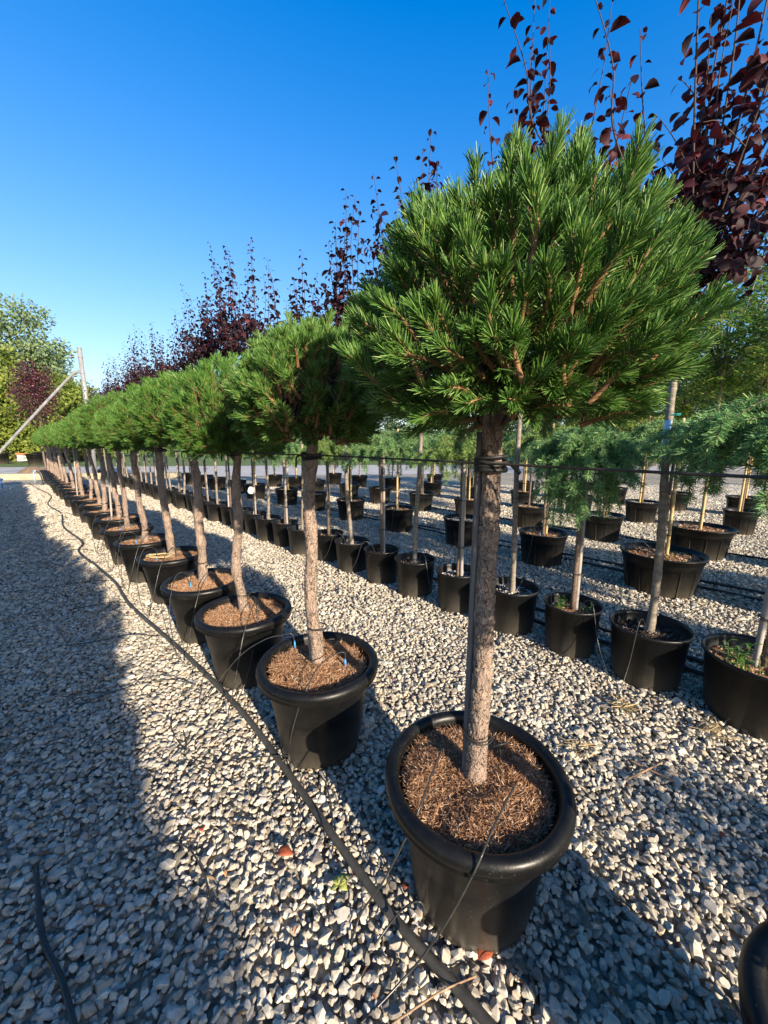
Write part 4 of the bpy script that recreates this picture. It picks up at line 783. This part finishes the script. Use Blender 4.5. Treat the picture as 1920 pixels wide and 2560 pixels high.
# plastic sleeve and teal band on the grafted plum stem
e = empty('plastic_sleeve', SN(-.08, 1.60, 1.38)); mb = MB(); th = np.linspace(.6, 2.4, 9); V = []
for z in np.linspace(-.07, .07, 6): V += [[-.022 - .03 * math.sin(t) * (1 - abs(z) * 5), -.03 * math.cos(t) - .006, z] for t in th]
n_ = len(th); i_ = np.arange(5)[:, None] * n_; j_ = np.arange(n_ - 1)[None]; mb.add(V, [np.stack([i_ + j_, i_ + j_ + 1, i_ + n_ + j_ + 1, i_ + n_ + j_], -1).reshape(-1, 4)], 0, True); o = mb.build('film', M['bluebag'], e)
md = o.modifiers.new('t', 'SOLIDIFY'); md.thickness = .001
mb = MB(); ring_tie(mb, .10, .02, 0, 0, .006, 2, 3); mb.build('band', M['teal'], e); tag(e, 'pale blue plastic film tied to the grafted plum stem with a teal band', 'plastic film')
def fallen_leaf(x, y, size, mat, label, lobes=False, rz=0.):
    V0, F0 = leaf_template(1.0, .5); mb = MB(); org = np.zeros((1, 3)); 
    def one(a, s, tilt=.1): 
        X = norm(np.array([[math.cos(a), math.sin(a), tilt]])); Y = norm(np.cross([[0, 0, 1.]], X)); Z = np.cross(X, Y); mb.add(*scatter(V0, F0, org, X, Y, Z, np.array([s])), 0, True)
    if lobes:
        for a, s in ((rz, 1.0), (rz + 1.1, .7), (rz - 1.1, .75), (rz + 2.6, .5)): one(a, size * s, .35)
    else: one(rz, size, .25)
    p = PX(x, y, .03); o = mb.build('fallen_leaf', M[mat]); o.location = p; md = o.modifiers.new('t', 'SOLIDIFY'); md.thickness = .0008; tag(o, label, 'leaf', 'fallen leaves')
fallen_leaf(690, 2135, .06, 'redleaf', 'red brown curled leaf on gravel left of the hose', rz=.2)
fallen_leaf(845, 2215, .05, 'greenleaf', 'yellow green lobed leaf lying on gravel beside the hose', True, rz=.9)
fallen_leaf(1195, 2400, .06, 'redleaf', 'red leaf lying against the front foot of the nearest pot', rz=.6)
fallen_leaf(1800, 2090, .035, 'redleaf', 'small red leaf on shaded gravel at right', rz=.2)
fallen_leaf(505, 2080, .035, 'redleaf', 'small red leaf at the edge of the shade left of the hose', rz=2)
fallen_leaf(1008, 2225, .03, 'redleaf', 'dark red leaf between the hose and the nearest pot', rz=1)
def twig_obj(pts, r, label):
    mb = MB(); mb.add(*tube(spline(pts, 5), r, 6), 0, True); tag(mb.build('twig', M['twig']), label, 'twig', 'dry twigs on the gravel')
twig_obj([PX(1570, 1898, .03), PX(1625, 1925, .03), PX(1685, 1952, .028)], .004, 'pale brown twig lying under the crossing reddish twig')
twig_obj([PX(1568, 1948, .03), PX(1610, 1928, .036), PX(1655, 1906, .035)], .004, 'reddish twig crossing the pale brown twig on gravel at right')
twig_obj([PX(980, 2560, .03), PX(1100, 2480, .035), PX(1190, 2440, .03)], .0025, 'long straw coloured twig near the bottom edge')
rs = np.random.default_rng(3)
def straw(x, y, n, rad, label, z=.03):
    c = PX(x, y, z); d = norm(np.column_stack([rs.normal(size=(n, 2)) + [.8, -.3], rs.uniform(.0, .5, n)])); mb = MB(); B = c + np.column_stack([rs.normal(0, rad, (n, 2)), rs.uniform(0, .012, n)])
    mb.add(*needles(B, d, rs.uniform(.03, .08, n), .005, False, rs), 0); tag(mb.build('straw_clump', M['straw']), label, 'dry straw', 'dry straw clumps')
straw(1560, 1770, 60, .022, 'tuft of dry straw on gravel in front of the grey knobbly plum pot')
straw(1780, 1830, 40, .035, 'dry straw scattered at the foot of the weedy pot at right')
straw(1430, 1870, 30, .03, 'dry grass wisp on gravel right of the nearest pot')

def litter():
    rng = np.random.default_rng(17); n = 2600; Y = rng.uniform(.3, 9, n) ** 1.0; X = rng.uniform(-1, 1, n) * (Y * 1.1 + .6); P = np.stack([X, Y, rng.uniform(.018, .030, n)], 1)
    a = rng.uniform(0, 6.28, n); Xd = norm(np.stack([np.cos(a), np.sin(a), rng.normal(0, .15, n)], 1)); Yd = norm(np.cross([0, 0, 1.], Xd)); Zd = np.cross(Xd, Yd); mb = MB()
    V0, F0 = leaf_template(.9, .5); thin = rng.random(n) < .8
    mb.add(*scatter(V0 * [1, .10, 1], F0, P[thin], Xd[thin], Yd[thin], Zd[thin], rng.uniform(.015, .055, thin.sum())), 0); th = ~thin
    mb.add(*scatter(V0 * [1, .8, 1], F0, P[th], Xd[th], Yd[th], Zd[th], rng.uniform(.008, .022, th.sum())), 1)
    o = mb.build('leaf_litter', [leafmat('dry_bits', [(0, (.10, .06, .035)), (.6, (.28, .19, .11)), (1, (.5, .4, .26))], rough=.9, trans=0), leafmat('leaf_bits', [(0, (.12, .03, .02)), (.6, (.3, .1, .05)), (1, (.4, .3, .12))], rough=.8, trans=.1)])
    tag(o, 'dry needles, stalks and leaf bits lying among the stones', kind='stuff')
litter()
# ------------------------------------------------------------------ background
kb = MB(); kb.add(*box((-17.2, 14.15, .10), (18.6, .3, .24), .1355)); tag(kb.build('kerb', M['kerb']), 'low yellowish concrete kerb at the far end of the gravel bed', 'kerb', kind='structure')
ground_far = None
def cone_pile():
    mb = MB(); k = 24; a = np.linspace(0, 2 * np.pi, k, endpoint=False); V = []
    for r, z in ((1, 0), (.75, .13), (.45, .24), (.15, .3)): V.append(np.stack([r * .75 * np.cos(a) * (1 + .1 * np.sin(3 * a)), r * .5 * np.sin(a), np.full(k, z)], 1))
    V = np.concatenate(V) ; i = np.arange(3)[:, None] * k; j = np.arange(k)[None]; j2 = (j + 1) % k
    mb.add(V, [np.stack([i + j, i + j2, i + k + j2, i + k + j], -1).reshape(-1, 4), (np.arange(k) + 3 * k)[None]], 0, True); o = mb.build('dirt_pile', M['dirt']); o.location = PX(85, 1182, 0); tag(o, 'small heap of brown soil on the road at far left', 'soil heap')
cone_pile()
# galvanised pole with brace
e = empty('metal_pole', SN(21.2, 1.3) + [.52, 0, 0]); mb = MB(); mb.add(*tube([(0, 0, -.02), (0, 0, 5.35)], .085, 20), 0, True); mb.build('post', M['metal'], e)
pv = np.array(e.location); 
mb = MB(); br = spline([(0, 0, 4.35), (-.3, 0, 4.33), (-.75, 0, 4.0), (-3.6, 0, 1.45), (-4.4, 0, .72), (-5.2, 0, .0)], 8); mb.add(*tube(br, .056, 14), 0, True); mb.build('brace', M['metal'], e)
mb = MB()
for z in (4.0, 4.3, 4.95): ring_tie(mb, z, .088, 0, 0, .03, 1, 1)
mb.add(*tube([(-.1, 0, 4.95), (-.45, -.1, 5.0)], .012, 5), 0); mb.build('clamp', M['metal'], e); tag(e, 'galvanised steel pole with a bent slanting brace at far left', 'pole')
# standpipe at end of hose
e = empty('standpipe', PX(88, 1207, 0)); mb = MB(); mb.add(*tube([(0, 0, 0), (0, 0, .42)], .02, 8), 0, True); mb.add(*tube([(0, 0, .40), (.1, 0, .42)], .03, 8), 0, True); mb.build('pipe', M['bluebag'], e)
mb = MB(); mb.add(*tube(spline([(.1, 0, .42), (.4, -.2, .30), (.8, -.6, .05), (1.0, -.9, .02)], 6), .02, 8), 0, True); mb.build('hose_end', M['rubber'], e); tag(e, 'small grey standpipe at the kerb feeding the long hose', 'standpipe')
e = empty('valve_stand', PX(6, 1222, 0)); e.scale = (.5, .5, .8); mb = MB(); mb.add(*tube([(0, 0, 0), (0, 0, .4)], .035, 8), 0, True); mb.add(*tube([(-.12, 0, .3), (.12, 0, .36)], .03, 8), 0, True); mb.build('pipe', M['blue'], e); tag(e, 'blue pipe valve standing on gravel at the left edge', 'valve')

def leaf_quad():
    V = np.array([[0, 0, 0], [.5, -.3, -.06], [1, 0, -.25], [.5, .3, -.06]]); return V, [np.array([[0, 1, 2, 3]])]
QV, QF = leaf_quad()
def tree_mesh(seed, H_, W, nleaf, lsz, trunk_h, nl=26, shape='round', tr=.2):
    rng = np.random.default_rng(seed); crown = MB(); trunk = MB()
    P = spline([(0, 0, 0), (rng.normal(0, .1), 0, H_ * .3), (rng.normal(0, .2), rng.normal(0, .2), H_ * .75)], 8); trunk.add(*tube(P, np.linspace(tr, tr * .25, len(P)), 9), 0, True)
    org = []; out = []
    for k in range(nl):
        a = k * 2.399 + rng.uniform(-.4, .4); f = (k + .5) / nl; z = trunk_h + (H_ - trunk_h) * f; prof = math.sin(math.pi * min(1, (.12 + .88 * f)) ** .8) ** .6 if shape == 'round' else (1 - f) ** .7 * .9 + .12
        rr = W * prof * rng.uniform(.3, .95); c = np.array([math.cos(a) * rr, math.sin(a) * rr, z + rng.normal(0, .05 * H_)]); br = H_ * rng.uniform(.085, .15)
        b0 = np.array([0, 0, max(trunk_h * .7, z - rr * .8)]); trunk.add(*tube(spline([b0, (b0 + c) / 2 + [0, 0, .08 * H_ * rng.random()], c], 5), np.linspace(tr * .3, tr * .06, 11), 5), 0, True)
        n = int(nleaf / nl * (br / (H_ * .115)) ** 2); d = norm(rng.normal(size=(n, 3))); r = br * rng.uniform(.35, 1.15, n) ** .7; org.append(c + d * r[:, None] * [1.15, 1.15, .8]); out.append(d)
    org = np.concatenate(org); out = np.concatenate(out); n = len(org); X = norm(out * .5 + rng.normal(size=(n, 3)) * .7 + [0, 0, -.15]); Y = norm(np.cross(X, out + rng.normal(size=(n, 3)) * .6)); Z = np.cross(X, Y)
    crown.add(*scatter(QV, QF, org, X, Y, Z, lsz * rng.uniform(.6, 1.3, n)), 0); return crown, trunk
def tree_data(seed, mat, *a, **k):
    c, t = tree_mesh(seed, *a, **k); return c.mesh('crown', M[mat]), t.mesh('trunk', M['dbark'])
def put_tree(name, loc, data, label, cat, group=None, rz=0., sc_=1.0):
    e = empty(name, loc, rz); e.scale = (sc_,) * 3; link('crown', data[0], e); link('trunk', data[1], e); tag(e, label, cat, group); return e
def GP(x, Y):   # ground point on the column x of the picture at depth Y
    return ((x - 960) / 960 * (Y * math.cos(R_(10.04)) + H * math.sin(R_(10.04))), Y, 0)
TA = tree_data(91, 'treeA', 12.0, 3.6, 9000, .30, 1.5); TB = tree_data(92, 'treeA', 11.0, 3.3, 8000, .30, 1.3)
TB2 = tree_data(93, 'treeB', 6.0, 2.6, 6000, .24, .4); TB3 = tree_data(94, 'treeB', 5.0, 2.3, 5000, .22, .3); TC = tree_data(95, 'treeC', 7.0, 3.0, 6000, .26, .6); TCs = tree_data(96, 'treeC', 4.0, 2.2, 4500, .2, .3, tr=.1)
GT = 'trees growing beyond the road'
put_tree('leafy_tree', GP(118, 38), TA, 'tall grey green tree with pointed top left of the steel pole', 'tree', GT, sc_=1.12)
put_tree('leafy_tree', GP(10, 38), TB, 'tall grey green tree cut by the left edge of the picture', 'tree', GT, 1., sc_=1.16)
put_tree('leafy_tree', GP(-70, 34), TA, 'tall tree beyond the left edge of the picture', 'tree', GT, 2.)
put_tree('leafy_tree', GP(165, 44), TB, 'grey green tree behind the steel pole brace', 'tree', GT, 3., .85)
for k, (x, Y, d, s_, lb) in enumerate([(0, 31, TB2, 1.15, 'bright yellow green bushy tree at the left edge'), (45, 30, TB3, 1.1, 'yellow green bush behind the purple ball tree, left side'), (110, 31, TB2, .8, 'yellow green bush right behind the purple ball tree'), (165, 29, TB3, 1.0, 'yellow green bush between purple ball tree and pole'), (205, 32, TB2, .78, 'yellow green bush behind the steel pole'), (235, 34, TB3, .8, 'yellow green bush right of the steel pole above the far pines')]):
    put_tree('leafy_bush', GP(x, Y), d, lb, 'bush', 'yellow green bushes beyond the road', k * 1.7, s_ * 1.22)
PB = tree_data(97, 'purple', 4.7, .85, 5500, .10, 3.0, nl=34, tr=.06)
put_tree('purple_ball_tree', GP(116, 20), PB, 'small round dark purple tree in front of the slanting brace', 'tree', None, 0, 1.0)
gb = 0
hx = [(270, 42, TC, .55), (330, 42, TCs, .8), (400, 40, TCs, .75), (480, 38, TC, .45), (560, 36, TCs, .8), (640, 35, TC, .45), (730, 34, TCs, .8), (820, 32, TC, .5), (900, 32, TCs, .9), (980, 31, TC, .5), (1060, 30, TCs, .95), (1140, 30, TC, .55), (1220, 29, TCs, 1.0), (1300, 29, TC, .7), (1380, 28, TCs, 1.1), (1450, 30, TC, .8), (1530, 28, TB3, .8), (1600, 30, TC, .9), (1670, 28, TB3, .8), (1740, 30, TC, 1.0), (1810, 27, TCs, 1.2), (1880, 30, TC, 1.25), (1590, 26, TB3, .7), (1850, 25, TB3, 1.0), (1920, 24, TB2, 1.0), (1960, 28, TC, 1.1), (2060, 28, TC, 1.2)]
for k, (x, Y, d, s_) in enumerate(hx):
    put_tree('hedge_tree', GP(x, Y), d, 'dark green tree in the hedge beyond the road, %s from the left' % ORD[k], 'tree', 'hedge trees beyond the road', k * 2.1, s_)
FT = tree_data(98, 'treeC', 9.0, 2.4, 5200, .16, 2.6, nl=30, tr=.12)
put_tree('feathery_tree', GP(1905, 12.5), FT, 'feathery blue green tree high at the right edge', 'tree', None, 0, .92)
# pots under the bushes at far left, crates
for k, (x, Y, s_, lb) in enumerate([(5, 26, 1.9, 'big grey tub at the left edge beyond the road'), (92, 24.3, 2.0, 'big dark tub under the purple ball tree'), (112, 26, 2.2, 'big dark tub beside the far end of the pine row'), (150, 27, 2.0, 'dark tub partly hidden by the far pine stems')]):
    e = empty('plant_tub', GP(x, Y)); e.scale = (s_,) * 3; link('pot', POT['wide'], e); link('soil', SOIL['wideB'], e); tag(e, lb, 'tub', 'big tubs beyond the road')
e = empty('stacked_crates', GP(57, 28)); e.scale = (.4, .4, .6); mb = MB(); mb.add(*box((0, 0, .35), (1.1, .8, .3)));  mb.add(*box((0, 0, .75), (1.0, .7, .28))); mb.build('box', M['white'], e); mb = MB(); mb.add(*box((0, 0, 1.03), (1.3, .9, .22))); mb.build('lid', M['orange'], e); tag(e, 'white boxes stacked under an orange lid beneath the bushes', 'crates')
e = empty('plant_tub', GP(1612, 24)); e.scale = (3.0, 3.0, 4.2); link('pot', POT['wide'], e); tag(e, 'tall dark tub standing beyond the road right of centre', 'tub', 'big tubs beyond the road')
